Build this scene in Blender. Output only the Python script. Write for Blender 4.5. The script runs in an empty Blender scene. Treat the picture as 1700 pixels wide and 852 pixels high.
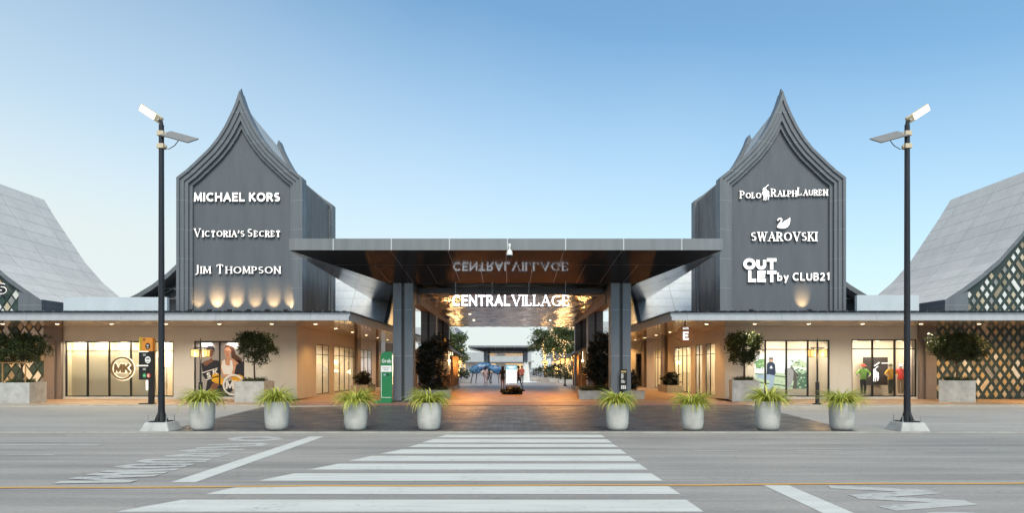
import bpy, bmesh, math, random
from mathutils import Vector, Matrix
S = bpy.context.scene
COL = S.collection
R = math.radians
PI = math.pi

# ------------------------------------------------------------------ camera, sky, sun, exposure
F, HC, HY, CX = 1100.0, 1.65, 610.0, 850.0      # focal length in photo pixels, eye height, horizon row, centre column
cam = bpy.data.cameras.new('camera')
cam.sensor_width = 36.0
cam.lens = 36.0 * F / 1700.0
cam.shift_y = (HY - 426.0) / 1700.0
cam.clip_start = 0.1
cam.clip_end = 3000
co = bpy.data.objects.new('camera', cam)
co.location = (0, 0, HC)
co.rotation_euler = (R(90), 0, 0)
COL.objects.link(co)
S.camera = co

SUN_EL, SUN_AZ = 48.0, 173.0          # azimuth clockwise from +Y: soft light from behind the camera, to the left
w = bpy.data.worlds.new('World')
S.world = w
w.use_nodes = True
nt = w.node_tree
bg = nt.nodes['Background']
sky = nt.nodes.new('ShaderNodeTexSky')
sky.sky_type = 'NISHITA'
sky.sun_disc = False
sky.sun_elevation = R(SUN_EL)
sky.sun_rotation = R(SUN_AZ)
sky.altitude = 0
sky.air_density = 1.0
sky.dust_density = 1.6
sky.ozone_density = 3.0
# the clear dusk sky pales to a milky cyan band towards the horizon, a little more to the left
_tc = nt.nodes.new('ShaderNodeTexCoord'); _sp = nt.nodes.new('ShaderNodeSeparateXYZ'); nt.links.new(_tc.outputs['Generated'], _sp.inputs[0])
_nz = nt.nodes.new('ShaderNodeTexNoise'); _nz.inputs['Scale'].default_value = 1.6; _nz.inputs['Detail'].default_value = 4
nt.links.new(_tc.outputs['Generated'], _nz.inputs['Vector'])
def _m(op, a, b):
    n = nt.nodes.new('ShaderNodeMath'); n.operation = op
    for i, q in enumerate((a, b)):
        if isinstance(q, (int, float)): n.inputs[i].default_value = q
        else: nt.links.new(q, n.inputs[i])
    return n.outputs[0]
_h = _m('ADD', _m('ADD', _sp.outputs[2], _m('MULTIPLY', _sp.outputs[0], .20)), _m('MULTIPLY', _m('SUBTRACT', _nz.outputs['Fac'], .5), .15))
_rp = nt.nodes.new('ShaderNodeValToRGB'); _e = _rp.color_ramp.elements
_e[0].position = .06; _e[0].color = (.95,.95,.95,1); _e[1].position = .50; _e[1].color = (0,0,0,1)
_q = _e.new(.22); _q.color = (.50,.50,.50,1)
nt.links.new(_h, _rp.inputs[0])
_mx = nt.nodes.new('ShaderNodeMix'); _mx.data_type = 'RGBA'
nt.links.new(_rp.outputs[0], _mx.inputs[0]); _tn = nt.nodes.new('ShaderNodeMix'); _tn.data_type = 'RGBA'; _tn.blend_type = 'MULTIPLY'; _tn.inputs[0].default_value = 1; _tn.inputs[7].default_value = (.92, 1.13, 1.05, 1)
nt.links.new(sky.outputs[0], _tn.inputs[6]); nt.links.new(_tn.outputs[2], _mx.inputs[6]); _mx.inputs[7].default_value = (3.95, 4.3, 4.22, 1)
nt.links.new(_mx.outputs[2], bg.inputs[0])
bg.inputs[1].default_value = 0.115
sun = bpy.data.lights.new('sun', 'SUN')
sun.energy = 1.5
sun.angle = R(28)
sun.color = (1.0, 0.88, 0.71)
so = bpy.data.objects.new('sun', sun)
_d = Vector((math.sin(R(SUN_AZ)) * math.cos(R(SUN_EL)), math.cos(R(SUN_AZ)) * math.cos(R(SUN_EL)), math.sin(R(SUN_EL))))
so.rotation_euler = _d.to_track_quat('Z', 'Y').to_euler()
so.location = (-20, -20, 40)
COL.objects.link(so)
S.view_settings.view_transform = 'Standard'
S.view_settings.look = 'None'
S.view_settings.gamma = 1.0
S.view_settings.use_curve_mapping = False
S.view_settings.exposure = 0.85
S.cycles.use_denoising = True
S.cycles.max_bounces = 8
S.cycles.diffuse_bounces = 4
S.cycles.glossy_bounces = 4
S.cycles.transparent_max_bounces = 12
S.cycles.sample_clamp_indirect = 4.0
S.cycles.caustics_reflective = False
S.cycles.caustics_refractive = False

# ------------------------------------------------------------------ helpers
ORG = {}
def X(px, Y): return (px - CX) * Y / F
def Z(py, Y): return HC - (py - HY) * Y / F
def G(py, z=0.0): return F * (HC - z) / (py - HY)

class MB:
    def __init__(s): s.v = []; s.f = []; s.m = []; s.uv = []
    def poly(s, pts, m=0, uv=None):
        n = len(s.v); s.v += [Vector(p) for p in pts]
        s.f.append(tuple(range(n, n + len(pts)))); s.m.append(m); s.uv.append(uv)
    def mesh8(s, c, m=0):
        n = len(s.v); s.v += [Vector(p) for p in c]
        for q in ((0,3,2,1),(4,5,6,7),(0,1,5,4),(1,2,6,5),(2,3,7,6),(3,0,4,7)):
            s.f.append(tuple(n + i for i in q)); s.m.append(m); s.uv.append(None)
    def box(s, x0, x1, y0, y1, z0, z1, m=0):
        if x0 > x1: x0, x1 = x1, x0
        if y0 > y1: y0, y1 = y1, y0
        s.mesh8([(x0,y0,z0),(x1,y0,z0),(x1,y1,z0),(x0,y1,z0),(x0,y0,z1),(x1,y0,z1),(x1,y1,z1),(x0,y1,z1)], m)
    def obox(s, c, size, M, m=0):
        a, b, d = [k / 2 for k in size]; c = Vector(c)
        s.mesh8([c + M @ Vector(p) for p in ((-a,-b,-d),(a,-b,-d),(a,b,-d),(-a,b,-d),(-a,-b,d),(a,-b,d),(a,b,d),(-a,b,d))], m)
    def prism(s, pts, y0, y1, m=0, mside=None):
        """polygon of (x, z) points extruded along y"""
        n = len(s.v); k = len(pts)
        s.v += [Vector((p[0], y0, p[1])) for p in pts] + [Vector((p[0], y1, p[1])) for p in pts]
        s.f.append(tuple(range(n, n + k))); s.m.append(m); s.uv.append(None)
        s.f.append(tuple(range(n + 2*k - 1, n + k - 1, -1))); s.m.append(m); s.uv.append(None)
        for i in range(k):
            j = (i + 1) % k
            s.f.append((n + i, n + k + i, n + k + j, n + j)); s.m.append(m if mside is None else mside); s.uv.append(None)
    def tube(s, pts, r, n=8, m=0, cap=True):
        pts = [Vector(p) for p in pts]
        if not isinstance(r, (list, tuple)): r = [r] * len(pts)
        base = len(s.v); up = None
        for i, p in enumerate(pts):
            t = (pts[min(i+1, len(pts)-1)] - pts[max(i-1, 0)]).normalized()
            if up is None:
                up = Vector((1,0,0)) if abs(t.x) < .9 else Vector((0,1,0))
            a = (up - t * up.dot(t)).normalized(); b = t.cross(a); up = a
            for k in range(n):
                q = 2*PI*k/n
                s.v.append(p + (a*math.cos(q) + b*math.sin(q)) * r[i])
        for i in range(len(pts)-1):
            for k in range(n):
                k2 = (k+1) % n
                s.f.append((base+i*n+k, base+i*n+k2, base+(i+1)*n+k2, base+(i+1)*n+k)); s.m.append(m); s.uv.append(None)
        if cap:
            s.f.append(tuple(base+k for k in reversed(range(n)))); s.m.append(m); s.uv.append(None)
            e = base+(len(pts)-1)*n
            s.f.append(tuple(e+k for k in range(n))); s.m.append(m); s.uv.append(None)
    def lathe(s, prof, c=(0,0,0), n=24, m=0, sx=1, sy=1):
        base = len(s.v); c = Vector(c)
        for (r, z) in prof:
            for k in range(n):
                q = 2*PI*k/n
                s.v.append(c + Vector((r*sx*math.cos(q), r*sy*math.sin(q), z)))
        for i in range(len(prof)-1):
            for k in range(n):
                k2 = (k+1) % n
                s.f.append((base+i*n+k, base+i*n+k2, base+(i+1)*n+k2, base+(i+1)*n+k)); s.m.append(m); s.uv.append(None)
    def disc(s, c, r, n=20, axis='z', m=0):
        c = Vector(c); pts = []
        for k in range(n):
            q = 2*PI*k/n; a, b = r*math.cos(q), r*math.sin(q)
            pts.append(c + (Vector((a,b,0)) if axis == 'z' else Vector((a,0,b))))
        s.poly(pts, m)
    def build(s, name, mats, parent=None, smooth=False, bevel=0, label=None):
        me = bpy.data.meshes.new(name)
        o0 = ORG.get(parent.name, Vector((0,0,0))) if parent else Vector((0,0,0))
        me.from_pydata([v - o0 for v in s.v], [], s.f)
        if not isinstance(mats, (list, tuple)): mats = [mats]
        for mm in mats: me.materials.append(mm)
        me.polygons.foreach_set('material_index', s.m)
        if any(u is not None for u in s.uv):
            l = me.uv_layers.new(name='UVMap')
            for p, u in zip(me.polygons, s.uv):
                if u:
                    for li, t in zip(p.loop_indices, u): l.data[li].uv = t
        if smooth:
            me.shade_smooth(); me.set_sharp_from_angle(angle=R(40))
        me.update()
        o = bpy.data.objects.new(name, me); COL.objects.link(o)
        if parent:
            o.parent = parent; ORG[o.name] = o0
        else:
            ORG[o.name] = Vector((0,0,0))
        if bevel:
            b = o.modifiers.new('Bevel', 'BEVEL'); b.width = bevel; b.segments = 2; b.limit_method = 'ANGLE'
        if label: o['label'] = label
        return o

def thing(name, label, cat, loc=(0,0,0), group=None, rz=0):
    o = bpy.data.objects.new(name, None); o.empty_display_size = .2
    COL.objects.link(o); o.location = loc; o.rotation_euler = (0,0,rz)
    o['label'] = label; o['category'] = cat
    if group: o['group'] = group
    ORG[o.name] = Vector(loc)
    return o
def proto(name, label, cat, group=None):
    return thing(name, label, cat, (0,0,0), group)
def tag(o, label, cat, group=None):
    o['label'] = label; o['category'] = cat
    if group: o['group'] = group
    return o
def struct(o): o['kind'] = 'structure'; return o
def stuff(o): o['kind'] = 'stuff'; return o
def copy_tree(o, parent=None, loc=None, rz=None, label=None, sc=None):
    c = o.copy(); COL.objects.link(c)
    if parent: c.parent = parent
    if loc is not None: c.location = loc
    if rz is not None: c.rotation_euler = (0,0,rz)
    if sc is not None: c.scale = sc
    if label: c['label'] = label
    for ch in o.children: copy_tree(ch, c)
    return c
def lamp(kind, loc, power, color=(1,.75,.45), **k):
    l = bpy.data.lights.new('lamp_light', kind); l.energy = power; l.color = color
    tgt = k.pop('target', None)
    for a, b in k.items(): setattr(l, a, b)
    o = bpy.data.objects.new('lamp_light', l); o.location = loc; COL.objects.link(o)
    if tgt is not None:
        o.rotation_euler = (Vector(loc) - Vector(tgt)).to_track_quat('Z', 'Y').to_euler()
    return o

# ------------------------------------------------------------------ materials
def nodes(name):
    m = bpy.data.materials.new(name); m.use_nodes = True
    return m, m.node_tree, m.node_tree.nodes['Principled BSDF']
def N(t, kind, **k):
    n = t.nodes.new(kind)
    for a, b in k.items(): setattr(n, a, b)
    return n
def coords(t, scale=(1,1,1), which='Object'):
    tc = N(t, 'ShaderNodeTexCoord'); mp = N(t, 'ShaderNodeMapping'); mp.inputs['Scale'].default_value = scale
    t.links.new(tc.outputs[which], mp.inputs['Vector']); return mp.outputs[0]
def noise(t, vec, scale, detail=5, rough=.6):
    n = N(t, 'ShaderNodeTexNoise'); n.inputs['Scale'].default_value = scale
    n.inputs['Detail'].default_value = detail; n.inputs['Roughness'].default_value = rough
    t.links.new(vec, n.inputs['Vector']); return n.outputs['Fac']
def ramp(t, fac, stops):
    r = N(t, 'ShaderNodeValToRGB'); e = r.color_ramp.elements
    while len(e) < len(stops): e.new(.5)
    for q, (p, c) in zip(e, stops):
        q.position = p; q.color = (c[0], c[1], c[2], 1) if isinstance(c, (tuple, list)) else (c, c, c, 1)
    t.links.new(fac, r.inputs[0]); return r.outputs[0]
def mixc(t, fac, a, b, mode='MIX'):
    n = N(t, 'ShaderNodeMix', data_type='RGBA', blend_type=mode)
    for i, val in ((0, fac), (6, a), (7, b)):
        if hasattr(val, 'is_linked'): t.links.new(val, n.inputs[i])
        elif i == 0: n.inputs[0].default_value = float(val)
        elif isinstance(val, (int, float)): n.inputs[i].default_value = (val, val, val, 1)
        else: n.inputs[i].default_value = (*val, 1)
    return n.outputs[2]
def math_(t, op, a, b=0.0):
    n = N(t, 'ShaderNodeMath', operation=op)
    for sock, v in ((n.inputs[0], a), (n.inputs[1], b)):
        if isinstance(v, (int, float)): sock.default_value = v
        else: t.links.new(v, sock)
    return n.outputs[0]
def bump(t, b, h, strength=.3, dist=.02):
    n = N(t, 'ShaderNodeBump'); n.inputs['Strength'].default_value = strength; n.inputs['Distance'].default_value = dist
    t.links.new(h, n.inputs['Height']); t.links.new(n.outputs[0], b.inputs['Normal'])
def sc(c, k): return tuple(min(1, x*k) for x in c)
def mat(name, col, rough=.5, metal=0.0, var=.15, nscale=1.5, stretch=(1,1,1), bumpk=0.0, bscale=30, coat=0.0, rvar=.12, spec=None):
    m, t, b = nodes(name)
    vec = coords(t, stretch)
    if var:
        f = noise(t, vec, nscale)
        c = ramp(t, f, [(.28, sc(col, 1-var)), (.5, col), (.75, sc(col, 1+var))])
        t.links.new(c, b.inputs['Base Color'])
        if rvar:
            t.links.new(ramp(t, noise(t, vec, nscale*2.3, 3), [(.3, max(0, rough-rvar)), (.7, min(1, rough+rvar))]), b.inputs['Roughness'])
        else: b.inputs['Roughness'].default_value = rough
    else:
        b.inputs['Base Color'].default_value = (*col, 1); b.inputs['Roughness'].default_value = rough
    b.inputs['Metallic'].default_value = metal
    if spec is not None: b.inputs['Specular IOR Level'].default_value = spec
    if coat: b.inputs['Coat Weight'].default_value = coat; b.inputs['Coat Roughness'].default_value = .1
    if bumpk: bump(t, b, noise(t, vec, bscale, 4), bumpk, .01)
    return m
def emis(name, col, strength, base=None):
    m, t, b = nodes(name)
    b.inputs['Base Color'].default_value = (*(base or col), 1); b.inputs['Roughness'].default_value = .4
    b.inputs['Emission Color'].default_value = (*col, 1); b.inputs['Emission Strength'].default_value = strength
    return m

M = {}
# road concrete: slabs with stains, tyre darkening streaks along x
def ground_mat(name, col, dark, slab=None, streak=.5):
    m, t, b = nodes(name)
    v = coords(t)
    big = noise(t, v, .25, 6, .62)
    c = ramp(t, big, [(.3, sc(col, .78)), (.5, col), (.72, sc(col, 1.17))])
    vs = coords(t, (.12, 1.6, 1))
    c = mixc(t, streak, c, ramp(t, noise(t, vs, 1.1, 6, .65), [(.32, dark), (.62, sc(col, 1.12))]))
    c = mixc(t, .3, c, ramp(t, noise(t, v, 14, 6, .75), [(.35, .35), (.65, .75)]), 'OVERLAY')
    sp = ramp(t, noise(t, v, 55, 3, .8), [(.64, 1.0), (.74, .55)])
    c = mixc(t, .5, c, sp, 'MULTIPLY')
    # fine wandering cracks and darker oil spots
    dv = N(t, 'ShaderNodeVectorMath', operation='ADD'); t.links.new(v, dv.inputs[0])
    nz = N(t, 'ShaderNodeTexNoise'); nz.inputs['Scale'].default_value = 1.3; nz.inputs['Detail'].default_value = 6; t.links.new(v, nz.inputs['Vector'])
    t.links.new(nz.outputs['Color'], dv.inputs[1])
    vo = N(t, 'ShaderNodeTexVoronoi', feature='DISTANCE_TO_EDGE'); vo.inputs['Scale'].default_value = .19; t.links.new(dv.outputs[0], vo.inputs['Vector'])
    c = mixc(t, ramp(t, noise(t, v, .35, 3), [(.45, 0.0), (.6, .5)]), c, ramp(t, vo.outputs['Distance'], [(.001, .62), (.0035, 1.0)]), 'MULTIPLY')
    c = mixc(t, .45, c, ramp(t, noise(t, v, 1.9, 5, .7), [(.60, 1.0), (.72, .62)]), 'MULTIPLY')
    if slab:
        br = N(t, 'ShaderNodeTexBrick'); br.offset = 0
        br.inputs['Color1'].default_value = (1,1,1,1); br.inputs['Color2'].default_value = (.93,.93,.95,1); br.inputs['Mortar'].default_value = (.5,.5,.5,1)
        br.inputs['Scale'].default_value = 1; br.inputs['Mortar Size'].default_value = .012
        br.inputs['Brick Width'].default_value = slab[0]; br.inputs['Row Height'].default_value = slab[1]
        t.links.new(v, br.inputs['Vector'])
        c = mixc(t, 1.0, c, br.outputs[0], 'MULTIPLY')
    t.links.new(c, b.inputs['Base Color'])
    t.links.new(ramp(t, big, [(.3, .55), (.7, .8)]), b.inputs['Roughness'])
    bump(t, b, noise(t, v, 40, 5, .7), .25, .006)
    return m
M['road'] = ground_mat('road_concrete', (.315,.285,.255), (.165,.15,.135), None, .62)
M['plaza'] = ground_mat('plaza_concrete', (.345,.32,.285), (.22,.205,.18), None, .45)
M['earth'] = ground_mat('far_ground', (.28,.27,.25), (.2,.2,.19))
def brick_mat(name, c1, c2, mort, bw, rh, msize, rough, bumps=.6, rot=0, wet=False):
    m, t, b = nodes(name)
    tc = N(t, 'ShaderNodeTexCoord'); mp = N(t, 'ShaderNodeMapping'); mp.inputs['Rotation'].default_value = (0,0,rot)
    t.links.new(tc.outputs['Object'], mp.inputs['Vector']); v = mp.outputs[0]
    br = N(t, 'ShaderNodeTexBrick'); br.offset = .5
    br.inputs['Color1'].default_value = (*c1,1); br.inputs['Color2'].default_value = (*c2,1); br.inputs['Mortar'].default_value = (*mort,1)
    br.inputs['Scale'].default_value = 1; br.inputs['Mortar Size'].default_value = msize; br.inputs['Bias'].default_value = -.1
    br.inputs['Brick Width'].default_value = bw; br.inputs['Row Height'].default_value = rh
    t.links.new(v, br.inputs['Vector'])
    c = mixc(t, .7, br.outputs[0], ramp(t, noise(t, v, .7, 6), [(.3, .55), (.7, 1.0)]), 'MULTIPLY')
    t.links.new(c, b.inputs['Base Color'])
    t.links.new(ramp(t, noise(t, v, 1.3, 5), [(.3, max(.05, rough-.13)), (.7, rough+.15)]), b.inputs['Roughness'])
    h = mixc(t, .35, ramp(t, br.outputs['Fac'], [(0, 1.0), (1, 0.0)]), noise(t, v, 12, 3))
    bump(t, b, h, bumps, .012)
    return m
M['apron'] = brick_mat('dark_brick_paving', (.045,.044,.047), (.08,.076,.078), (.135,.13,.13), .44, .30, .028, .40, .6)
M['wallgrey'] = mat('courtyard_grey_wall', (.40,.41,.42), .7, 0, .12, .6, (1,1,.4))
M['wallwhite'] = mat('courtyard_white_wall', (.72,.73,.73), .7, 0, .08, .6, (1,1,.4))
M['walk'] = brick_mat('warm_tile_paving', (.31,.195,.115), (.37,.235,.14), (.22,.17,.13), .6, .3, .008, .42, .2)
M['walkred'] = brick_mat('red_paver', (.22,.12,.10), (.27,.15,.12), (.12,.08,.07), .3, .15, .008, .5, .3)
M['court'] = brick_mat('court_paving', (.33,.28,.27), (.4,.34,.32), (.22,.19,.18), .8, .4, .01, .5, .2)
M['kerb'] = mat('kerb_concrete', (.345,.33,.30), .8, 0, .2, 3, bumpk=.2)
def paint_mat(name, col, wear):
    m, t, b = nodes(name); v = coords(t)
    f = noise(t, v, 9, 7, .75); g = noise(t, v, 1.2, 4)
    k = ramp(t, math_(t, 'ADD', math_(t, 'MULTIPLY', f, .8), math_(t, 'MULTIPLY', g, .35)), [(wear-.05, 1.0), (wear+.07, 0.0)])
    c = mixc(t, k, mixc(t, g, sc(col,.86), col), (.30,.29,.28))
    vs = coords(t, (.3, 3, 1))
    c = mixc(t, .35, c, ramp(t, noise(t, vs, 2.2, 6), [(.35, .65), (.6, 1.0)]), 'MULTIPLY')
    t.links.new(c, b.inputs['Base Color']); b.inputs['Roughness'].default_value = .7
    bump(t, b, f, .15, .004)
    return m
M['white_paint'] = paint_mat('white_road_paint', (.66,.645,.59), .43)
M['worn_paint'] = paint_mat('worn_road_paint', (.54,.52,.48), .50)
M['yellow_paint'] = paint_mat('yellow_road_paint', (.68,.37,.10), .42)

def panel_mat(name, col, rough, metal, zline=0, xline=0, line=(.5,.52,.55), streak=.15, lw=.012, coat=0, yline=0):
    m, t, b = nodes(name)
    v = coords(t); vs = coords(t, (2.5, 2.5, .25))
    c = ramp(t, noise(t, vs, 1.2, 5), [(.3, sc(col, 1-streak)), (.55, col), (.8, sc(col, 1+streak))])
    if zline or xline or yline:
        sep = N(t, 'ShaderNodeSeparateXYZ'); t.links.new(v, sep.inputs[0])
        k = None
        for ax, per in ((2, zline), (0, xline), (1, yline)):
            if per:
                fr = math_(t, 'FRACT', math_(t, 'DIVIDE', sep.outputs[ax], per))
                q = math_(t, 'LESS_THAN', fr, lw / per)
                k = q if k is None else math_(t, 'MAXIMUM', k, q)
        c = mixc(t, k, c, line)
    t.links.new(c, b.inputs['Base Color'])
    t.links.new(ramp(t, noise(t, v, 1.7, 4), [(.3, max(.03, rough-.06)), (.7, rough+.08)]), b.inputs['Roughness'])
    b.inputs['Metallic'].default_value = metal
    if coat: b.inputs['Coat Weight'].default_value = coat
    return m
M['panel'] = panel_mat('grey_aluminium_panel', (.185,.20,.225), .38, .25)
M['moulding'] = panel_mat('grey_moulding', (.135,.15,.17), .5, .1, zline=1.55, line=(.24,.26,.29), lw=.018)
M['stucco'] = mat('slate_stucco', (.098,.110,.129), .62, 0, .10, .9, (1.5,1.5,.35), .25, 18)
M['stucco_side'] = mat('brown_grey_stucco', (.13,.125,.125), .6, 0, .28, 1.1, (1.5,1.5,.3), .3, 14)
M['column'] = panel_mat('column_panel', (.125,.14,.165), .42, .2, zline=2.1, line=(.35,.37,.4), lw=.012)
M['groove'] = mat('dark_groove', (.025,.027,.032), .5, 0, .1)
M['fascia'] = panel_mat('canopy_fascia_panel', (.20,.205,.215), .36, .35, xline=2.35, line=(.55,.56,.58), lw=.035)
def gloss_panel(name, col, rough, metal, xs, line):
    m, t, b = nodes(name); v = coords(t)
    br = N(t, 'ShaderNodeTexBrick'); br.offset = .5; br.squash = 1
    br.inputs['Color1'].default_value = (*col,1); br.inputs['Color2'].default_value = (*sc(col,1.12),1); br.inputs['Mortar'].default_value = (*line,1)
    br.inputs['Scale'].default_value = 1; br.inputs['Mortar Size'].default_value = .012
    br.inputs['Brick Width'].default_value = xs[0]; br.inputs['Row Height'].default_value = xs[1]
    t.links.new(v, br.inputs['Vector'])
    c = mixc(t, .5, br.outputs[0], ramp(t, noise(t, v, .8, 4), [(.3,.7),(.7,1.0)]), 'MULTIPLY')
    t.links.new(c, b.inputs['Base Color']); b.inputs['Metallic'].default_value = metal
    t.links.new(ramp(t, noise(t, v, .9, 3), [(.3, rough*.8), (.7, rough*1.3)]), b.inputs['Roughness'])
    if metal == 0: b.inputs['Specular IOR Level'].default_value = .5; b.inputs['IOR'].default_value = 1.22
    bump(t, b, noise(t, v, .6, 2), .10, .05)
    return m
M['soffit'] = gloss_panel('dark_bronze_soffit', (.032,.033,.036), .085, .0, (300, 300), (.05,.05,.05))
M['soffit_side'] = gloss_panel('mirror_bronze_soffit', (.20,.18,.16), .16, .9, (.6, 40), (.1,.09,.08))
def ripple_mat():
    m, t, b = nodes('rippled_copper_ceiling'); v = coords(t)
    vw = coords(t, (.75, .30, 1))
    h = noise(t, vw, 2.0, 4, .62)
    t.links.new(ramp(t, noise(t, coords(t, (.9, .42, 1)), 2.6, 5, .7), [(.34,(.20,.11,.065)),(.5,(.52,.34,.23)),(.66,(.82,.58,.42))]), b.inputs['Base Color']); b.inputs['Metallic'].default_value = 1; b.inputs['Roughness'].default_value = .16
    bump(t, b, h, .5, .1)
    return m
M['ripple'] = ripple_mat()
M['cream'] = mat('cream_render', (.66,.645,.60), .75, 0, .07, .8, (1,1,.5), .08, 40)
M['plinth'] = mat('plinth_white', (.62,.60,.56), .7, 0, .12, 2)
M['sofcream'] = panel_mat('cream_gloss_soffit', (.62,.50,.35), .15, .15, xline=1.2, yline=2.4, line=(.35,.28,.2), lw=.012, coat=.5)
M['awnfascia'] = panel_mat('awning_fascia', (.42,.435,.46), .45, .2, xline=4.0, line=(.2,.2,.22), lw=.015, streak=.1)
M['awnroof'] = mat('awning_sheet_roof', (.13,.135,.14), .5, .3, .2, 2)
M['parapet'] = mat('pale_blue_parapet', (.50,.55,.60), .7, 0, .1, .8, (1,1,.3), .1, 20)
M['brownpillar'] = mat('taupe_pillar', (.20,.165,.15), .5, 0, .12, 1, (1,1,.4))
def roof_mat(name, col):
    m, t, b = nodes(name)
    tc = N(t, 'ShaderNodeTexCoord'); br = N(t, 'ShaderNodeTexBrick'); br.offset = 0
    br.inputs['Color1'].default_value = (*col,1); br.inputs['Color2'].default_value = (*sc(col,.93),1); br.inputs['Mortar'].default_value = (*sc(col,.5),1)
    br.inputs['Scale'].default_value = 1; br.inputs['Mortar Size'].default_value = .016
    br.inputs['Brick Width'].default_value = 2.9; br.inputs['Row Height'].default_value = .82
    t.links.new(tc.outputs['UV'], br.inputs['Vector'])
    v = coords(t)
    c = mixc(t, .6, br.outputs[0], ramp(t, noise(t, v, 1.1, 6, .65), [(.3,.8),(.65,1.0)]), 'MULTIPLY')
    c = mixc(t, .25, c, ramp(t, noise(t, coords(t, (4,4,.4)), 1.5, 5), [(.35,.7),(.6,1.0)]), 'MULTIPLY')
    t.links.new(c, b.inputs['Base Color']); b.inputs['Roughness'].default_value = .6
    bump(t, b, ramp(t, br.outputs['Fac'], [(0,1.0),(1,0.0)]), .4, .02)
    return m
M['roof'] = roof_mat('pale_roof_panels', (.66,.63,.60))
M['roofgrey'] = roof_mat('grey_roof_panels', (.46,.47,.48))
M['roofwhite'] = roof_mat('white_roof_panels', (.70,.71,.71))
M['roofdark'] = mat('dark_roof_underside', (.03,.033,.04), .6, 0, .3, 1)
M['steel'] = mat('pale_steel', (.35,.36,.38), .4, .5, .1)
M['latback'] = mat('lattice_dark_green', (.022,.040,.036), .5, 0, .25, 2)
M['d_white'] = mat('diamond_white', (.68,.68,.66), .4, 0, .1, 4)
M['d_cream'] = mat('diamond_cream', (.50,.42,.30), .4, 0, .15, 4)
M['d_khaki'] = mat('diamond_khaki', (.26,.215,.15), .45, 0, .15, 4)
M['d_grey'] = mat('diamond_grey', (.24,.24,.24), .45, 0, .15, 4)
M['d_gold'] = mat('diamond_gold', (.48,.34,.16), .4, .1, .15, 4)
M['d_green'] = mat('diamond_green', (.03,.06,.05), .45, 0, .2, 4)
M['black'] = mat('black_metal', (.018,.018,.02), .42, .3, .2, 3)
M['frame'] = mat('black_window_frame', (.012,.011,.011), .4, .2, .1)
M['pole'] = mat('charcoal_pole', (.022,.023,.030), .38, .4, .15, 2)
M['concrete'] = mat('light_concrete', (.40,.40,.39), .8, 0, .25, 3.5, (1,1,1), .35, 22)
def pot_mat():
    m, t, b = nodes('cast_concrete_pot'); v = coords(t)
    oi = N(t, 'ShaderNodeObjectInfo')
    va = N(t, 'ShaderNodeVectorMath', operation='ADD'); t.links.new(v, va.inputs[0])
    cb = N(t, 'ShaderNodeCombineXYZ'); t.links.new(math_(t, 'MULTIPLY', oi.outputs['Random'], 40), cb.inputs[0]); t.links.new(cb.outputs[0], va.inputs[1])
    v = va.outputs[0]
    c = ramp(t, noise(t, v, 2.6, 7, .62), [(.3,(.36,.35,.33)),(.5,(.49,.48,.455)),(.72,(.58,.57,.545))])
    c = mixc(t, .5, c, ramp(t, noise(t, v, 26, 5, .7), [(.3,.75),(.5,1.0)]), 'MULTIPLY')
    t.links.new(c, b.inputs['Base Color']); b.inputs['Roughness'].default_value = .75
    bump(t, b, noise(t, v, 30, 5), .35, .006)
    return m
M['pot'] = pot_mat()
M['soil'] = mat('potting_soil', (.04,.03,.02), .95, 0, .4, 20, bumpk=.6)
def leaf_mat(name, a, bcol, trans=.35, scale=1.6, rough=.45):
    m, t, b = nodes(name)
    g = N(t, 'ShaderNodeNewGeometry')
    f = noise(t, g.outputs['Position'], scale, 4, .7)
    rnd = g.outputs['Random Per Island']
    c = ramp(t, math_(t, 'ADD', math_(t, 'MULTIPLY', f, .6), math_(t, 'MULTIPLY', rnd, .4)), [(.3, a), (.72, bcol)])
    t.links.new(c, b.inputs['Base Color']); b.inputs['Roughness'].default_value = rough
    tr = N(t, 'ShaderNodeBsdfTranslucent'); t.links.new(c, tr.inputs[0])
    mx = N(t, 'ShaderNodeMixShader'); mx.inputs[0].default_value = trans
    t.links.new(b.outputs[0], mx.inputs[1]); t.links.new(tr.outputs[0], mx.inputs[2])
    t.links.new(mx.outputs[0], t.nodes['Material Output'].inputs[0])
    return m
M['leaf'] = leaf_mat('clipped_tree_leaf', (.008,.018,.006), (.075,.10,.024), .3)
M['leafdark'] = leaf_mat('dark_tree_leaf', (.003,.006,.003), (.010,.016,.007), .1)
M['leaffar'] = leaf_mat('feathery_tree_leaf', (.03,.05,.015), (.12,.16,.05), .4)
M['shrub'] = leaf_mat('low_shrub_leaf', (.02,.035,.012), (.08,.10,.035))
M['blade'] = leaf_mat('spider_plant_blade', (.26,.32,.02), (.80,.76,.20), .35, 6)
M['bark'] = mat('tree_bark', (.06,.045,.035), .85, 0, .3, 8, (1,1,.3), .5, 20)
def glass_mat():
    m, t, b = nodes('shop_window_glass'); t.nodes.remove(b)
    tr = N(t, 'ShaderNodeBsdfTransparent'); tr.inputs[0].default_value = (.95,.96,.95,1)
    gl = N(t, 'ShaderNodeBsdfGlossy'); gl.inputs['Roughness'].default_value = .03
    fr = N(t, 'ShaderNodeFresnel'); fr.inputs[0].default_value = 1.45
    mx = N(t, 'ShaderNodeMixShader'); t.links.new(fr.outputs[0], mx.inputs[0])
    t.links.new(tr.outputs[0], mx.inputs[1]); t.links.new(gl.outputs[0], mx.inputs[2])
    t.links.new(mx.outputs[0], t.nodes['Material Output'].inputs[0]); return m
M['glass'] = glass_mat()
M['inside'] = mat('shop_interior_plaster', (.68,.62,.52), .7, 0, .06, .6)
M['insidefloor'] = mat('shop_interior_floor', (.45,.36,.25), .4, 0, .15, 2)
M['letter'] = emis('lit_white_letter', (1,.97,.93), .85, (.3,.3,.3))
M['letterbig'] = emis('lit_entrance_letter', (.92,.94,1), 2.8, (.3,.3,.3))
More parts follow.
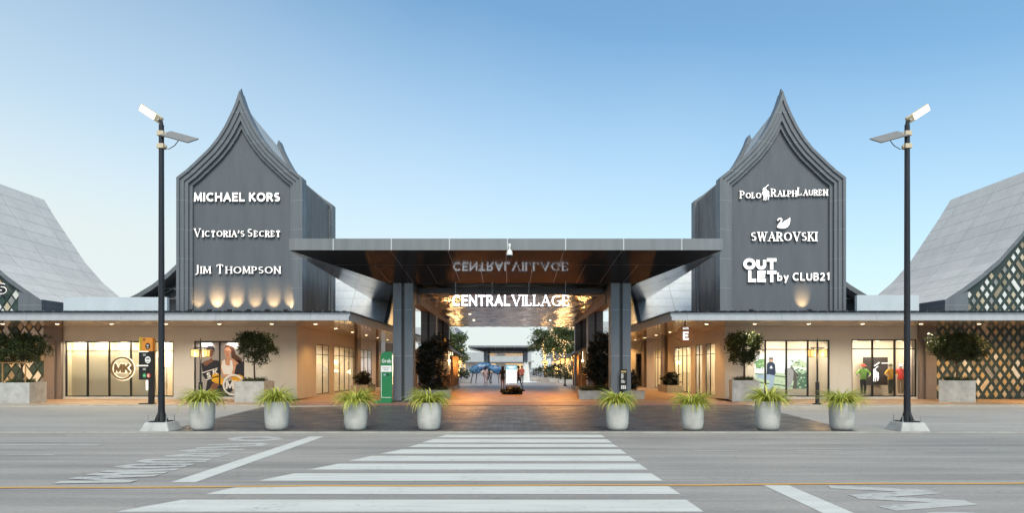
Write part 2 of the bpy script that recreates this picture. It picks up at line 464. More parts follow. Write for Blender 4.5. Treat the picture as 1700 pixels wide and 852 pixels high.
M['letterside'] = mat('letter_side', (.04,.04,.045), .5, 0, .1)
M['bulb'] = emis('lit_bulb', (1,.86,.6), 5)
M['lampface'] = emis('lit_lamp_face', (1,.89,.66), 1.25)
M['shade'] = emis('lit_drum_shade', (1,.50,.12), .70, (.6,.38,.15))
M['fairy'] = emis('fairy_light', (1,.62,.22), 2.2)
M['wood'] = mat('golden_wood', (.34,.19,.07), .45, 0, .25, 3, (6,6,.6))
M['white'] = mat('white_paint', (.75,.75,.74), .45, 0, .05)
M['clampcream'] = mat('cream_clamp', (.55,.47,.34), .5, 0, .1)
def sm(name, col, rough=.6, **k):
    if name not in M: M[name] = mat(name, col, rough, 0, k.pop('var', .12), k.pop('nscale', 5), **k)
    return M[name]
# ------------------------------------------------------------------ raised lettering: own stroke alphabet
def arc(cx, cy, rx, ry, a0, a1, n=14):
    return [(cx + rx*math.cos(R(a0+(a1-a0)*i/n)), cy + ry*math.sin(R(a0+(a1-a0)*i/n))) for i in range(n+1)]
GL = {  # width, strokes in a unit-high box
 'A': (.86, [[(0,0),(.43,1)], [(.43,1),(.86,0)], [(.17,.33),(.69,.33)]]),
 'B': (.62, [[(0,0),(0,1)], [(0,1),(.32,1)]+arc(.32,.77,.26,.23,90,-90)+[(0,.54)], [(0,.54),(.34,.54)]+arc(.34,.27,.28,.27,90,-90)+[(0,0)]]),
 'C': (.84, [arc(.5,.5,.5,.5,48,312,22)]),
 'D': (.78, [[(0,0),(0,1)], [(0,1),(.3,1)]+arc(.3,.5,.48,.5,90,-90)+[(0,0)]]),
 'E': (.58, [[(0,0),(0,1)], [(0,1),(.56,1)], [(0,.52),(.5,.52)], [(0,0),(.58,0)]]),
 'G': (.9, [arc(.5,.5,.5,.5,48,345,24)+[(.97,.42)], [(.56,.44),(.98,.44)]]),
 'H': (.78, [[(0,0),(0,1)], [(.78,0),(.78,1)], [(0,.52),(.78,.52)]]),
 'I': (.0, [[(0,0),(0,1)]]),
 'J': (.3, [[(.3,1),(.3,.1)]+arc(.06,.08,.24,.26,0,-110,8)]),
 'K': (.7, [[(0,0),(0,1)], [(0,.4),(.62,1)], [(.2,.58),(.7,0)]]),
 'L': (.54, [[(0,0),(0,1)], [(0,0),(.54,0)]]),
 'M': (.95, [[(0,0),(.06,1)], [(.06,1),(.475,.12)], [(.475,.12),(.89,1)], [(.89,1),(.95,0)]]),
 'N': (.8, [[(0,0),(0,1)], [(0,1),(.8,0)], [(.8,0),(.8,1)]]),
 'O': (1.0, [arc(.5,.5,.5,.5,90,450,30)]),
 'P': (.6, [[(0,0),(0,1)], [(0,1),(.3,1)]+arc(.3,.73,.29,.27,90,-90)+[(0,.46)]]),
 'R': (.68, [[(0,0),(0,1)], [(0,1),(.32,1)]+arc(.32,.74,.28,.26,90,-90)+[(0,.48)], [(.3,.48),(.68,0)]]),
 'S': (.56, [arc(.29,.75,.26,.25,35,270,14)+arc(.28,.26,.28,.26,90,-145,14)[1:]]),
 'T': (.7, [[(.35,0),(.35,1)], [(0,1),(.7,1)]]),
 'U': (.74, [[(0,1),(0,.36)]+arc(.37,.36,.37,.36,180,360,14)+[(.74,1)]]),
 'V': (.84, [[(0,1),(.42,0)], [(.42,0),(.84,1)]]),
 'W': (1.2, [[(0,1),(.3,0)], [(.3,0),(.6,1)], [(.6,1),(.9,0)], [(.9,0),(1.2,1)]]),
 'Y': (.8, [[(0,1),(.4,.45)], [(.8,1),(.4,.45)], [(.4,.45),(.4,0)]]),
 '1': (.3, [[(.0,.84),(.28,1),(.28,0)]]),
 '2': (.58, [arc(.28,.72,.27,.28,165,-25,12)+[(0,0)], [(0,0),(.58,0)]]),
 "'": (.08, [[(.06,1),(.0,.74)]]),
 'b': (.6, [[(0,0),(0,1.05)], arc(.3,.31,.3,.31,90,450,20)]),
 'y': (.56, [[(0,.62),(.28,0)], [(.56,.62),(.16,-.3)]]),
 'a': (.58, [[(.58,.62),(.58,0)], arc(.29,.31,.29,.31,90,450,20)]),
 'r': (.34, [[(0,.62),(0,0)], [(0,.36)]+arc(.26,.36,.24,.26,180,80,8)]),
 'o': (.62, [arc(.31,.31,.31,.31,90,450,20)]),
}
def ribbon(mb, pts, fn, to3, depth, eps, mf, msd):
    """one stroke: front face, back and sides; fn(direction) -> half thickness"""
    closed = len(pts) > 3 and math.hypot(pts[0][0]-pts[-1][0], pts[0][1]-pts[-1][1]) < 1e-6
    if closed: pts = pts[:-1]
    n = len(pts); L, Rr = [], []
    for i in range(n):
        a = pts[i-1] if (i or closed) else pts[i]; b = pts[(i+1) % n] if (i < n-1 or closed) else pts[i]
        p = pts[i]
        d1 = Vector((p[0]-a[0], p[1]-a[1])); d2 = Vector((b[0]-p[0], b[1]-p[1]))
        if d1.length < 1e-9: d1 = d2
        if d2.length < 1e-9: d2 = d1
        d1.normalize(); d2.normalize(); t = (d1+d2)
        t = t.normalized() if t.length > 1e-6 else d1
        nn = Vector((-t.y, t.x)); k = max(.5, nn.dot(Vector((-d1.y, d1.x))))
        h = fn(t) / k
        L.append((p[0]+nn.x*h, p[1]+nn.y*h)); Rr.append((p[0]-nn.x*h, p[1]-nn.y*h))
    rng = range(n) if closed else range(n-1)
    for i in rng:
        j = (i+1) % n
        q = [L[i], L[j], Rr[j], Rr[i]]
        fr = [to3(x, y, -eps) for x, y in q]; bk = [to3(x, y, depth) for x, y in q]
        mb.poly(fr, mf); mb.poly([fr[0], fr[1], bk[1], bk[0]], msd); mb.poly([fr[3], fr[2], bk[2], bk[3]], msd)
        if not closed and i == 0: mb.poly([fr[0], fr[3], bk[3], bk[0]], msd)
        if not closed and i == n-2: mb.poly([fr[1], fr[2], bk[2], bk[1]], msd)
def glyph(ch, h, wt, serif, to3, depth, width=1.0):
    """mesh of one letter of cap height h; to3(x, y, d) places it. Returns (MB, advance)"""
    gw, strokes = GL[ch]; mb = MB()
    t = wt*h
    sx = lambda x: t/2 + x*(h)*width*(1-.15*wt); sy = lambda y: t/2 + y*(h - t)
    thin = t*.36 if serif else t
    def fn(d):
        if not serif: return t/2
        k = abs(d.y)
        if abs(d.x) > .25 and d.x*d.y > 0 and ch in 'AVWMNKY': k = .1     # strokes leaning right are thin
        return (thin + (t-thin)*k**1.4)/2
    eps = 0; ends = {}
    for s in strokes:
        for e in (s[0], s[-1]): ends[e] = ends.get(e, 0) + 1
    for s in strokes:
        P = [(sx(x), sy(y)) for x, y in s]
        if not serif and len(P) == 2 and ch in 'ELTBHIKMNPRb' :
            pass
        eps += .0012
        if len(P) == 2:   # let straight strokes run out to the cap line
            d = Vector((P[1][0]-P[0][0], P[1][1]-P[0][1])).normalized()
            P = [(P[0][0]-d.x*t/2, P[0][1]-d.y*t/2), (P[1][0]+d.x*t/2, P[1][1]+d.y*t/2)] if abs(d.y) > .3 or not serif else P
        ribbon(mb, P, fn, to3, depth, eps, 0, 1)
        if serif and len(s) == 2:
            dx, dy = s[1][0]-s[0][0], s[1][1]-s[0][1]
            for e in (s[0], s[-1]):
                if abs(dy) > abs(dx)*.8 and e[1] in (0, 1) and (ends[e] == 1 or abs(dx) < .08) and ch not in "'":
                    eps += .0012; x = sx(e[0]); y = thin/2 if e[1] == 0 else h-thin/2
                    ribbon(mb, [(x-t*1.0, y), (x+t*1.0, y)], lambda d: thin/2, to3, depth, eps, 0, 1)
                if abs(dx) > abs(dy)*3 and ch in 'ETL' and ends[e] == 1 and e[1] in (0, 1):
                    eps += .0012; x = sx(e[0]); y = sy(e[1]); k = -1 if e[1] == 1 else 1
                    ribbon(mb, [(x, y), (x, y+k*h*.2)], lambda d: thin*.7, to3, depth, eps, 0, 1)
        if serif and ch in 'CSG':
            pass
    return mb, sx(gw) + t/2
def word(parent, text, x0, x1, h, plane, wt=.17, serif=False, mats=None, depth=.08, small=None, gap=.16, width=1.0, space=.42, name='letter'):
    """letters as parts of parent, fitted between x0 and x1 on plane(x, y, d). small = height of the small capitals"""
    adv, items = 0, []
    for i, ch in enumerate(text):
        if ch == ' ': adv += space*h; continue
        hh = h
        if small and not (i == 0 or text[i-1] == ' '): hh = small
        gw = GL[ch][0]
        wl = wt*hh + gw*hh*width*(1-.15*wt) ; items.append((ch, adv, hh)); adv += wl + gap*hh
    adv -= gap*h
    k = (x1-x0)/adv
    for ch, a, hh in items:
        mb, _ = glyph(ch, hh, wt*(1 if hh == h else h/hh*.95), serif, lambda x, y, d: plane(x0 + (a + x)*k, y, d), depth, width)
        mb.build(name, mats or [M['letter'], M['letterside']], parent)
def flat(pts, y, m, mb, th=.004):
    """flat shape of (x, z) points on a poster or sign, front at y"""
    mb.prism(pts, y, y+th, m)

# ------------------------------------------------------------------ ground, road, paving, markings
YK = 16.5                      # kerb line between road and forecourt
mb = MB(); mb.poly([(-700,-60,-.01),(700,-60,-.01),(700,1600,-.01),(-700,1600,-.01)])
struct(mb.build('ground', M['earth']))
mb = MB(); mb.poly([(-90,-20,0),(90,-20,0),(90,YK,0),(-90,YK,0)])
struct(mb.build('road', M['road']))
mb = MB(); mb.box(-90, 90, YK, YK+.16, -.02, .034)
struct(mb.build('kerb_strip', M['kerb']))
mb = MB(); mb.poly([(-90,YK+.16,.03),(90,YK+.16,.03),(90,27.6,.03),(-90,27.6,.03)])
struct(mb.build('forecourt_pavement', M['plaza']))
mb = MB()
for s, x0, x1 in ((-1, 10.2, 90), (1, 10.0, 90)):
    mb.box(s*x0, s*x1, 27.6, 27.78, 0, .075)
struct(mb.build('sidewalk_kerb', M['kerb']))
mb = MB()
mb.poly([(-90,27.78,.06),(-10.2,27.78,.06),(-10.2,33.3,.06),(-90,33.3,.06)]); mb.poly([(10,27.78,.06),(90,27.78,.06),(90,33.3,.06),(10,33.3,.06)])
struct(mb.build('sidewalk', M['walk']))
mb = MB(); mb.poly([(-8.75,YK+.16,.036),(8.7,YK+.16,.036),(10.0,27.6,.036),(-10.2,27.6,.036)])
struct(mb.build('dark_brick_apron', M['apron']))
mb = MB(); mb.box(-10.2, 10.0, 27.6, 30.4, 0, .06)
struct(mb.build('red_paver_band', M['walkred']))
mb = MB(); mb.poly([(-13,30.4,.06),(13,30.4,.06),(13,46,.06),(-13,46,.06)])
struct(mb.build('passage_floor', M['walk']))
mb = MB(); mb.poly([(-60,46,.056),(60,46,.056),(60,260,.056),(-60,260,.056)])
struct(mb.build('courtyard_paving', M['court']))
mb = MB()
for px0, py0, px1, py1 in ():
    pass
mb.poly([(-10.2,27.6,.042),(-6.9,27.6,.042),(-6.9,27.0,.042),(-9.9,26.2,.042)])
struct(mb.build('pale_ramp_strip', M['plaza']))
ZM = .004
def gq(mb, pts, z=ZM): mb.poly([(x, y, z) for x, y in pts])
mb = MB()
stripes = [(722.8,727.4),(730,736),(738.3,743.3),(747,754.5),(758,766.6),(771,781),(787,799.6),(808.3,821.7),(831,851)]
left = [(16.1,-1.62),(14.3,-1.97),(13.2,-2.22),(12.35,-2.58),(11.4,-2.92),(10.5,-3.3),(9.5,-3.68),(8.4,-4.0),(7.5,-4.5)]
def lx(y):
    for (a, xa), (b, xb) in zip(left, left[1:]):
        if b <= y <= a: return xa + (xb-xa)*(a-y)/(a-b)
    return left[0][1] if y > left[0][0] else left[-1][1]
rs = random.Random(3)
for i, (a, b) in enumerate(stripes):
    ya, yb = G(a), G(b)
    gq(mb, [(lx(yb)-.02, yb), (2.18, yb), (2.16, ya), (lx(ya)+.02, ya)])
yb = G(851)-.95
gq(mb, [(-4.9, yb-.3), (2.2, yb-.3), (2.2, yb+.3), (-4.75, yb+.3)])
struct(mb.build('crosswalk_marking', M['white_paint']))
mb = MB()
gq(mb, [(-4.87, 9.45),(-4.52, 9.45),(-4.45, 15.7),(-4.78, 15.7)])
gq(mb, [(3.5, 4.5),(3.85, 4.5),(3.85, 9.22),(3.5, 9.22)])
struct(mb.build('stop_line_marking', M['white_paint']))
mb = MB()
n = 60
for i in range(n):
    xa, xb = -40 + 80*i/n, -40 + 80*(i+1)/n
    f = lambda x: 9.19 + .024*x + .03*math.sin(x*1.7) + .02*math.sin(x*3.9)
    gq(mb, [(xa, f(xa)-.05), (xb, f(xb)-.05), (xb, f(xb)+.05), (xa, f(xa)+.05)], .008)
struct(mb.build('yellow_lane_line', M['yellow_paint']))
mb = MB()
for px0, px1, py, wd in ((-40,165,739,.16),(8,90,756,.07),(165,258,755,.07),(1150,1233,749,.06),(1322,1398,749.5,.06),(1488,1560,748.5,.06),(1640,1730,748,.06),(110,245,723.5,.12)):
    y = G(py); gq(mb, [(X(px0,y), y-wd/2), (X(px1,y), y-wd/2), (X(px1,y), y+wd/2), (X(px0,y), y+wd/2)], .0036)
struct(mb.build('pale_lane_dashes', M['worn_paint']))
def road_word(text, org, adv, up, cap, k=1.5, gap=.4):
    """painted letters: reading direction adv (per unit width), letter tops towards up"""
    mb = MB(); pos = 0.0; e = 0
    org = Vector(org); adv = Vector(adv); up = Vector(up)
    for ch in text:
        gw, st = GL[ch]
        for s in st:
            e += .0006
            P = [(pos + x*k, y*cap) for x, y in s]
            m2 = MB(); ribbon(m2, P, lambda d: .12 + .04*abs(d.x), lambda x, y, d: tuple(org + adv*x + up*y + Vector((0,0,.0034+e))), 0, 0, 0, 1)
            for f, mi in zip(m2.f, m2.m):
                if mi == 0: mb.poly([m2.v[i] for i in f])
        pos += gw*k + gap
    return mb
def worn_strokes(polys):
    """worn lettering painted along the lane: strokes as ground ribbons through points (photo columns and rows)"""
    mb = MB()
    for k, (pts, hw) in enumerate(polys):
        P = [(X(a, G(b)), G(b)) for a, b in pts]
        m2 = MB(); ribbon(m2, P, lambda d: hw, lambda x, y, d: (x, y, .0034+.0006*k), 0, 0, 0, 1)
        for f, mi in zip(m2.f, m2.m):
            if mi == 0: mb.poly([m2.v[q] for q in f])
    return mb
zz = lambda *p: [(80+a*.2824, 710+b*.2824) for a, b in p]
struct(worn_strokes([
    (zz((1350,64),(1250,58),(1140,60),(1090,68),(1120,78),(1220,80),(1310,74),(1370,68)), .13),
    (zz((940,106),(1080,101),(1230,97),(1262,101),(1235,109),(1100,115),(870,124)), .11),
    (zz((1150,133),(1000,132),(860,134),(808,139),(860,144),(980,144)), .10),
    (zz((690,172),(860,158),(1060,160)), .10), (zz((690,172),(850,170),(1020,173)), .10),
    (zz((960,193),(760,191),(600,193),(552,201),(610,208),(760,208),(930,203)), .10),
    (zz((855,222),(660,220),(490,224),(434,232),(490,239),(640,239),(810,232)), .10),
    (zz((325,262),(540,258),(765,251)), .10), (zz((240,281),(480,274),(695,269)), .10), (zz((325,262),(500,268),(695,269)), .07),
    (zz((140,303),(380,296),(640,287)), .10), (zz((240,281),(420,288),(640,287)), .07), (zz((45,329),(270,325),(505,322)), .11), (zz((140,303),(330,312),(505,322)), .07),
]).build('road_lettering', M['worn_paint']))
struct(road_word('OW', (5.55, 6.25, 0), (0,1,0), (-1,0,0), 1.2, 1.15, .3).build('road_lettering', M['worn_paint']))

# ------------------------------------------------------------------ shop buildings
YW, YA, ZS = 33.0, 28.0, 3.66
def wallmap(kind, c):
    """(u along the wall, w inward from its face, z) -> world"""
    if kind == 'front': return lambda u, w, z: (u, c + w, z)
    if kind == 'sideL': return lambda u, w, z: (c - w, u, z)     # wall of the left building facing +x
    return lambda u, w, z: (c + w, u, z)
def mbox(mb, mp, u0, u1, w0, w1, z0, z1, m=0):
    mb.mesh8([mp(u0,w0,z0), mp(u1,w0,z0), mp(u1,w1,z0), mp(u0,w1,z0), mp(u0,w0,z1), mp(u1,w0,z1), mp(u1,w1,z1), mp(u0,w1,z1)], m)
def holed_wall(mb, mp, u0, u1, z0, z1, th, holes, m=0):
    u = u0
    for a, b, za, zb in sorted(holes):
        if a > u: mbox(mb, mp, u, a, 0, th, z0, z1, m)
        if za > z0: mbox(mb, mp, a, b, 0, th, z0, za, m)
        mbox(mb, mp, a, b, 0, th, zb, z1, m)
        u = b
    if u < u1: mbox(mb, mp, u, u1, 0, th, z0, z1, m)
def window(parent, mp, u0, u1, z0, z1, mull, trans, fw=.055, dep=.09):
    fb = MB(); w0 = .04
    if abs(mp(0,1,0)[0] - mp(0,0,0)[0]) > .5: fw, dep, w0 = .045, .03, .02      # slimmer frames along the passage walls
    mbox(fb, mp, u0, u0+fw, w0, w0+dep, z0, z1); mbox(fb, mp, u1-fw, u1, w0, w0+dep, z0, z1)
    mbox(fb, mp, u0+fw, u1-fw, w0, w0+dep, z0, z0+fw); mbox(fb, mp, u0+fw, u1-fw, w0, w0+dep, z1-fw, z1)
    xs = [u0+fw] + sorted(mull) + [u1-fw]
    for q in mull: mbox(fb, mp, q-fw*.55, q+fw*.55, w0-.008, w0+dep+.008, z0+fw, z1-fw)
    if trans: mbox(fb, mp, u0+fw, u1-fw, w0+.006, w0+dep-.006, trans-fw*.4, trans+fw*.4)
    o = fb.build('window', M['frame'], parent)
    pb = MB(); wq = w0+dep*.5; Q = [mp(u0+.02, wq, z0+.02), mp(u1-.02, wq, z0+.02), mp(u1-.02, wq, z1-.02), mp(u0+.02, wq, z1-.02)]
    pb.poly(Q[::-1] if mp(0,1,0)[0] - mp(0,0,0)[0] > .5 else Q)      # panes face the street
    pb.build('pane', M['glass'], o)
    return o
def display(parent, mp, u0, u1, depth, z0, z1, power, col=(1,.80,.52), backmat=None, spots=2):
    """lit display room behind a shop window"""
    mb = MB()
    a, b = u0-.06, u1+.06; w0 = .26
    mbox(mb, mp, a, b, depth, depth+.05, z0, z1, 0)
    mbox(mb, mp, a-.05, a, w0, depth+.05, z0, z1, 0); mbox(mb, mp, b, b+.05, w0, depth+.05, z0, z1, 0)
    mbox(mb, mp, a, b, w0, depth, z1-.04, z1, 0); mbox(mb, mp, a, b, w0, depth, z0-.05, z0, 1)
    o = mb.build('display_room', [backmat or M['inside'], M['insidefloor']], parent)
    n = max(2, int((b-a)/1.1))
    for i in range(n):
        db = MB()
        u = a + (i+.5)*(b-a)/n
        mbox(db, mp, u-.07, u+.07, .55, .69, z1-.06, z1-.045)
        db.build('ceiling_light', M['bulb'], o)
    for i in range(spots):
        u = a + (i+.5)*(b-a)/spots
        p = mp(u, .5*(w0+depth)*.8, z1-.12)
        lamp('AREA', p, power/spots, col, size=.5, size_y=min(1.2, (b-a)/spots), shape='RECTANGLE', target=mp(u, depth, z0+.6))
    return o

def downlight(mb, ms, x, y, z, r=.085):
    mb.disc((x, y, z-.006), r, 14, 'z', 0)
    n = 14
    for k in range(n):
        q, q2 = 2*PI*k/n, 2*PI*(k+1)/n
        ms.poly([(x+r*math.cos(q), y+r*math.sin(q), z-.006), (x+r*math.cos(q2), y+r*math.sin(q2), z-.006), (x+r*1.35*math.cos(q2), y+r*1.35*math.sin(q2), z-.012), (x+r*1.35*math.cos(q), y+r*1.35*math.sin(q), z-.012)], 0)
    pass

def shop(s, wl, xe, xaw, label, windows, sidewins, xout, fronts, sides):
    """s: -1 left of the passage, +1 right. wl = corner x of the passage wall, xe = outer end of the cream wall, xaw = awning edge"""
    t = thing('shop_building', label, 'building', (s*(wl+xe)/2, YW, .06))
    mf = wallmap('front', YW); ms_ = wallmap('sideL' if s < 0 else 'sideR', s*wl)
    wb = MB()
    a, b = sorted((s*wl, s*xe))
    holed_wall(wb, mf, a, b, .06, 4.3, .25, [(w[0], w[1], w[2], w[3]) for w in windows])
    holed_wall(wb, ms_, YW+.25, 56, .06, 4.3, .25, [(w[0], w[1], w[2], w[3]) for w in sidewins])
    wb.build('wall', M['cream'], t)
    pb = MB()
    pb.box(a+.01, b-.01, YW-.03, YW-.002, .06, .155)
    pb.build('plinth', M['plinth'], t)
    for w in windows:
        window(t, mf, *w[:4], w[4], w[5])
    for w in sidewins:
        window(t, ms_, *w[:4], w[4], w[5])
    # taupe pillar beside the lattice
    q = MB(); x0, x1 = sorted((s*xe, s*(xe+.85)))
    q.box(x0, x1, YW-.18, YW+.5, .06, ZS); q.box(x0+.25, x1-.25, YW-.3, YW-.18, .06, 2.9)
    q.build('pillar', M['brownpillar'], t, bevel=.01)
    for yp in (45.1, 52.2):
        q = MB(); x0, x1 = sorted((s*(wl-.22), s*(wl-.01))); q.box(x0, x1, yp, yp+.95, .06, ZS); q.build('pilaster', M['brownpillar'], t)
    # awning: soffit, fascia, sheet roof
    sb = MB(); X0 = s*xout; Xa = s*xaw; Yb = 54.0
    sb.poly([(X0,YA+.1,ZS),(Xa-s*-.0,YA+.1,ZS),(Xa,YW,ZS),(X0,YW,ZS)])
    sb.poly([(s*wl,YW,ZS+.0),(Xa,YW,ZS+.0),(Xa,Yb,ZS+.0),(s*wl,Yb,ZS+.0)])
    aw = sb.build('awning', M['sofcream'], t)
    fb = MB()
    fb.box(X0, Xa-s*.0, YA, YA+.1, ZS-.03, ZS+.15); fb.box(X0, Xa-s*.04, YA+.05, YA+.13, ZS+.15, ZS+.31)
    x0, x1 = sorted((Xa, Xa+s*.1))
    fb.box(x0, x1, YA+.1, Yb, ZS-.03, ZS+.15); fb.box(x0+(.04 if s>0 else 0), x1-(.04 if s<0 else 0), YA+.13, Yb, ZS+.15, ZS+.31)
    fb.build('fascia', M['awnfascia'], aw)
    rb = MB(); zr0, zr1 = ZS+.325, ZS+.72
    rb.poly([(X0,YA-.06,zr0),(Xa-s*.06,YA-.06,zr0),(s*(wl+.3),YW,zr1),(X0,YW,zr1)])
    rb.poly([(Xa-s*.06,YA-.06,zr0),(Xa-s*.06,Yb,zr0),(s*(wl+.3),Yb,zr1),(s*(wl+.3),YW,zr1)])
    k = 0; x = abs(Xa) + .25
    while x < xout:
        yend = YW if x > wl+.3 else YA + (x-abs(Xa)+.06)/(wl+.36-abs(Xa))*(YW-YA)
        zend = zr0 + (zr1-zr0)*(yend-YA+.06)/(YW-YA+.06)
        rb.mesh8([(s*x-.025,YA-.075,zr0+.002),(s*x+.025,YA-.075,zr0+.002),(s*x+.025,yend,zend+.002),(s*x-.025,yend,zend+.002),
                  (s*x-.025,YA-.075,zr0+.05),(s*x+.025,YA-.075,zr0+.05),(s*x+.025,yend,zend+.05),(s*x-.025,yend,zend+.05)])
        x += .42
    y = YA + .5
    while y < Yb:
        xe2 = s*(wl+.3) if y > YW else Xa + (s*(wl+.3)-Xa)*(y-YA)/(YW-YA)
        ze = zr1 if y > YW else zr0 + (zr1-zr0)*(y-YA)/(YW-YA)
        rb.mesh8([(Xa-s*.075,y-.025,zr0+.002),(Xa-s*.075,y+.025,zr0+.002),(xe2,y+.025,ze+.002),(xe2,y-.025,ze+.002),
                  (Xa-s*.075,y-.025,zr0+.05),(Xa-s*.075,y+.025,zr0+.05),(xe2,y+.025,ze+.05),(xe2,y-.025,ze+.05)])
        y += .42
    rb.build('sheet_roof', M['awnroof'], aw)
    for (x, y) in fronts + sides:
        d1, d2 = MB(), MB(); downlight(d1, d2, x, y, ZS)
        for f in d2.f: d1.poly([d2.v[i] for i in f], 1)
        d1.build('downlight', [M['bulb'], M['white']], aw)
    # flat roof and pale parapet
    fb = MB(); x0, x1 = sorted((s*wl, s*(xe+.85))); fb.box(x0, x1, YW+.02, 56, 4.3, 4.36)
    fb.build('flat_roof', M['awnroof'], t)
    return t
def mirror_list(l): return l

bl = thing
WLz = lambda py, Y=YW: Z(py, Y)
# left: wall windows
lw1 = (X(107.5,YW), X(288,YW), .17, Z(567,YW), [X(q,YW) for q in (144,180,216,252)], Z(583.5,YW))
lw2 = (X(322,YW), X(405.5,YW), .17, Z(566.5,YW), [X(364,YW)], None)
ls = [(36.3, 38.85, .13, 2.92, [37.6], 2.35), (40.0, 44.9, .13, 2.92, [41.25,42.5,43.7], 2.35), (46.9, 50.6, .13, 2.92, [48.1,49.4], 2.35)]
YD = 30.9
shopL = shop(-1, 10.72, -X(105,YW), 6.9, 'cream shop building on the left with backlit panel windows under a grey awning', [lw1, lw2], ls, 46,
     [(X(q,YD),YD) for q in (-88,4,95,185.5,275.5,364,451)], [(-9.2, 31.0+3.6*i) for i in range(7)])
rw1 = (X(1236,YW), X(1377.5,YW), .17, Z(565,YW), [X(q,YW) for q in (1271.5,1306.5,1342)], Z(580.5,YW))
rw2 = (X(1414,YW), X(1523,YW)-.02, .17, Z(564,YW), [X(q,YW) for q in (1449.5,1486.5)], Z(579.5,YW))
rsd = [(34.6, 36.3, .13, 2.92, [35.5], 2.35), (36.95, 38.3, .13, 2.92, [37.6], 2.35), (39.3, 43.3, .13, 2.92, [40.3,41.3,42.3], 2.35), (46.4, 49.2, .13, 2.92, [47.3,48.3], 2.35)]
shopR = shop(1, 10.6, X(1523,YW), 6.75, 'cream shop building on the right with bright poster and clothing windows under a grey awning', [rw1, rw2], rsd, 46,
     [(X(q,YD),YD) for q in (1253,1342.6,1432,1529,1625.5,1718)], [(9.1, 31.0+3.6*i) for i in range(7)])
mfL = wallmap('front', YW); msL = wallmap('sideL', -10.72); msR = wallmap('sideR', 10.6)
PK = .42
sheer = mat('cream_backing_panel', (.72,.65,.50), .6, 0, .05, .5)
display(shopL, mfL, lw1[0], X(250,YW), .62, .1, 3.05, 330*PK, (1,.84,.58), sheer, 4)
display(shopL, mfL, lw2[0], lw2[1], .9, .1, 3.05, 150*PK, (1,.9,.8), None, 2)
display(shopL, mfL, X(254,YW), lw1[1], 2.4, .1, 3.05, 260*PK, (1,.84,.6), None, 1)
display(shopL, msL, 36.2, 38.95, 1.8, .1, 3.05, 230*PK, spots=1)
display(shopL, msL, 39.9, 45.0, 2.2, .1, 3.05, 330*PK, (1,.78,.52), spots=2)
display(shopL, msL, 46.8, 50.7, 2.2, .1, 3.05, 300*PK, (.95,.85,.9), spots=1)
display(shopR, mfL, rw1[0], rw1[1], 1.5, .1, 3.05, 170*PK, (1,.84,.66), spots=3)
display(shopR, mfL, rw2[0], rw2[1], 2.0, .1, 3.05, 220*PK, (1,.85,.68), spots=3)
display(shopR, msR, 34.5, 38.4, 1.6, .1, 3.05, 260*PK, spots=2)
display(shopR, msR, 39.2, 43.4, 1.2, .1, 3.05, 330*PK, (1,.76,.42), spots=2)
display(shopR, msR, 46.3, 49.3, 1.6, .1, 3.05, 240*PK, (1,.76,.42), spots=1)
# parapets between the towers and the big halls
mb = MB(); mb.box(X(108,YW)-.1, -17.2, YW+.03, YW+.25, 4.36, Z(493.5,YW)); mb.build('parapet', M['parapet'], shopL)
mb = MB(); mb.box(17.2, X(1523,YW)+.1, YW+.03, YW+.25, 4.36, Z(490,YW)); mb.build('parapet', M['parapet'], shopR)
# lights of the awnings
for s, xs in ((-1, (-88,4,95,185.5,275.5,364,451)), (1, (1253,1342.6,1432,1529,1625.5,1718))):
    for q in xs:
        lamp('SPOT', (X(q,YD), YD, ZS-.03), 340 if q in (-88, 4, 1625.5, 1718) else 80 if q == 451 else 175, (1,.62,.26) if q in (-88, 4, 1625.5, 1718) else (1,.83,.60), spot_size=R(140), spot_blend=.8, shadow_soft_size=.08, target=(X(q,YD), YD+.25, 0))
    for i in range(7):
        lamp('SPOT', (s*9.15, 31+3.6*i, ZS-.03), 190, (1,.50,.15), spot_size=R(140), spot_blend=.7, shadow_soft_size=.08, target=(s*9.0, 31.1+3.6*i, 0))

# ------------------------------------------------------------------ gabled sign towers
PROF = [(3.33,11.7),(2.73,12.17),(2.13,12.74),(1.59,13.27),(1.17,13.8),(.81,14.37),(.53,14.93),(.24,15.57),(0,16.29)]
def resample(P, n):
    L = [0]
    for a, b in zip(P, P[1:]): L.append(L[-1] + math.hypot(b[0]-a[0], b[1]-a[1]))
    out = []
    for i in range(n):
        q = L[-1]*i/(n-1); j = max(k for k in range(len(L)) if L[k] <= q+1e-9); j = min(j, len(P)-2)
        t = (q-L[j])/max(1e-9, L[j+1]-L[j]); out.append((P[j][0]+(P[j+1][0]-P[j][0])*t, P[j][1]+(P[j+1][1]-P[j][1])*t))
    return out
def inset(P, d):
    """half profile from the eave to the apex, moved inward by d and cut at the centre line"""
    out = [(P[0][0]-d, P[0][1])]
    n = len(P)
    for i in range(1, n):
        a = Vector(P[i-1]); p = Vector(P[i]); b = Vector(P[i+1]) if i < n-1 else p + (p-a)
        d1 = (p-a).normalized(); d2 = (b-p).normalized()
        n1 = Vector((-d1.y, d1.x)); n2 = Vector((-d2.y, d2.x)); nn = (n1+n2).normalized(); k = max(.4, nn.dot(n1))
        q = p + nn*(d/k); out.append((q.x, q.y))
    cut = []
    for i, q in enumerate(out):
        if q[0] <= 0:
            a = cut[-1]; t = a[0]/(a[0]-q[0]); cut.append((0, a[1]+(q[1]-a[1])*t)); break
        cut.append(q)
    if cut[-1][0] > 0:
        a, b = cut[-2], cut[-1]; cut.append((0, b[1]+(b[1]-a[1])/(b[0]-a[0])*(0-b[0])))
    return cut
def half(d, zb=4.3):
    P = [(PROF[0][0], zb)] + PROF
    P = inset(P, d) if d > 0 else P
    base = [P[0], P[1]]; curve = resample(P[1:], 18)
    return [base[0]] + curve
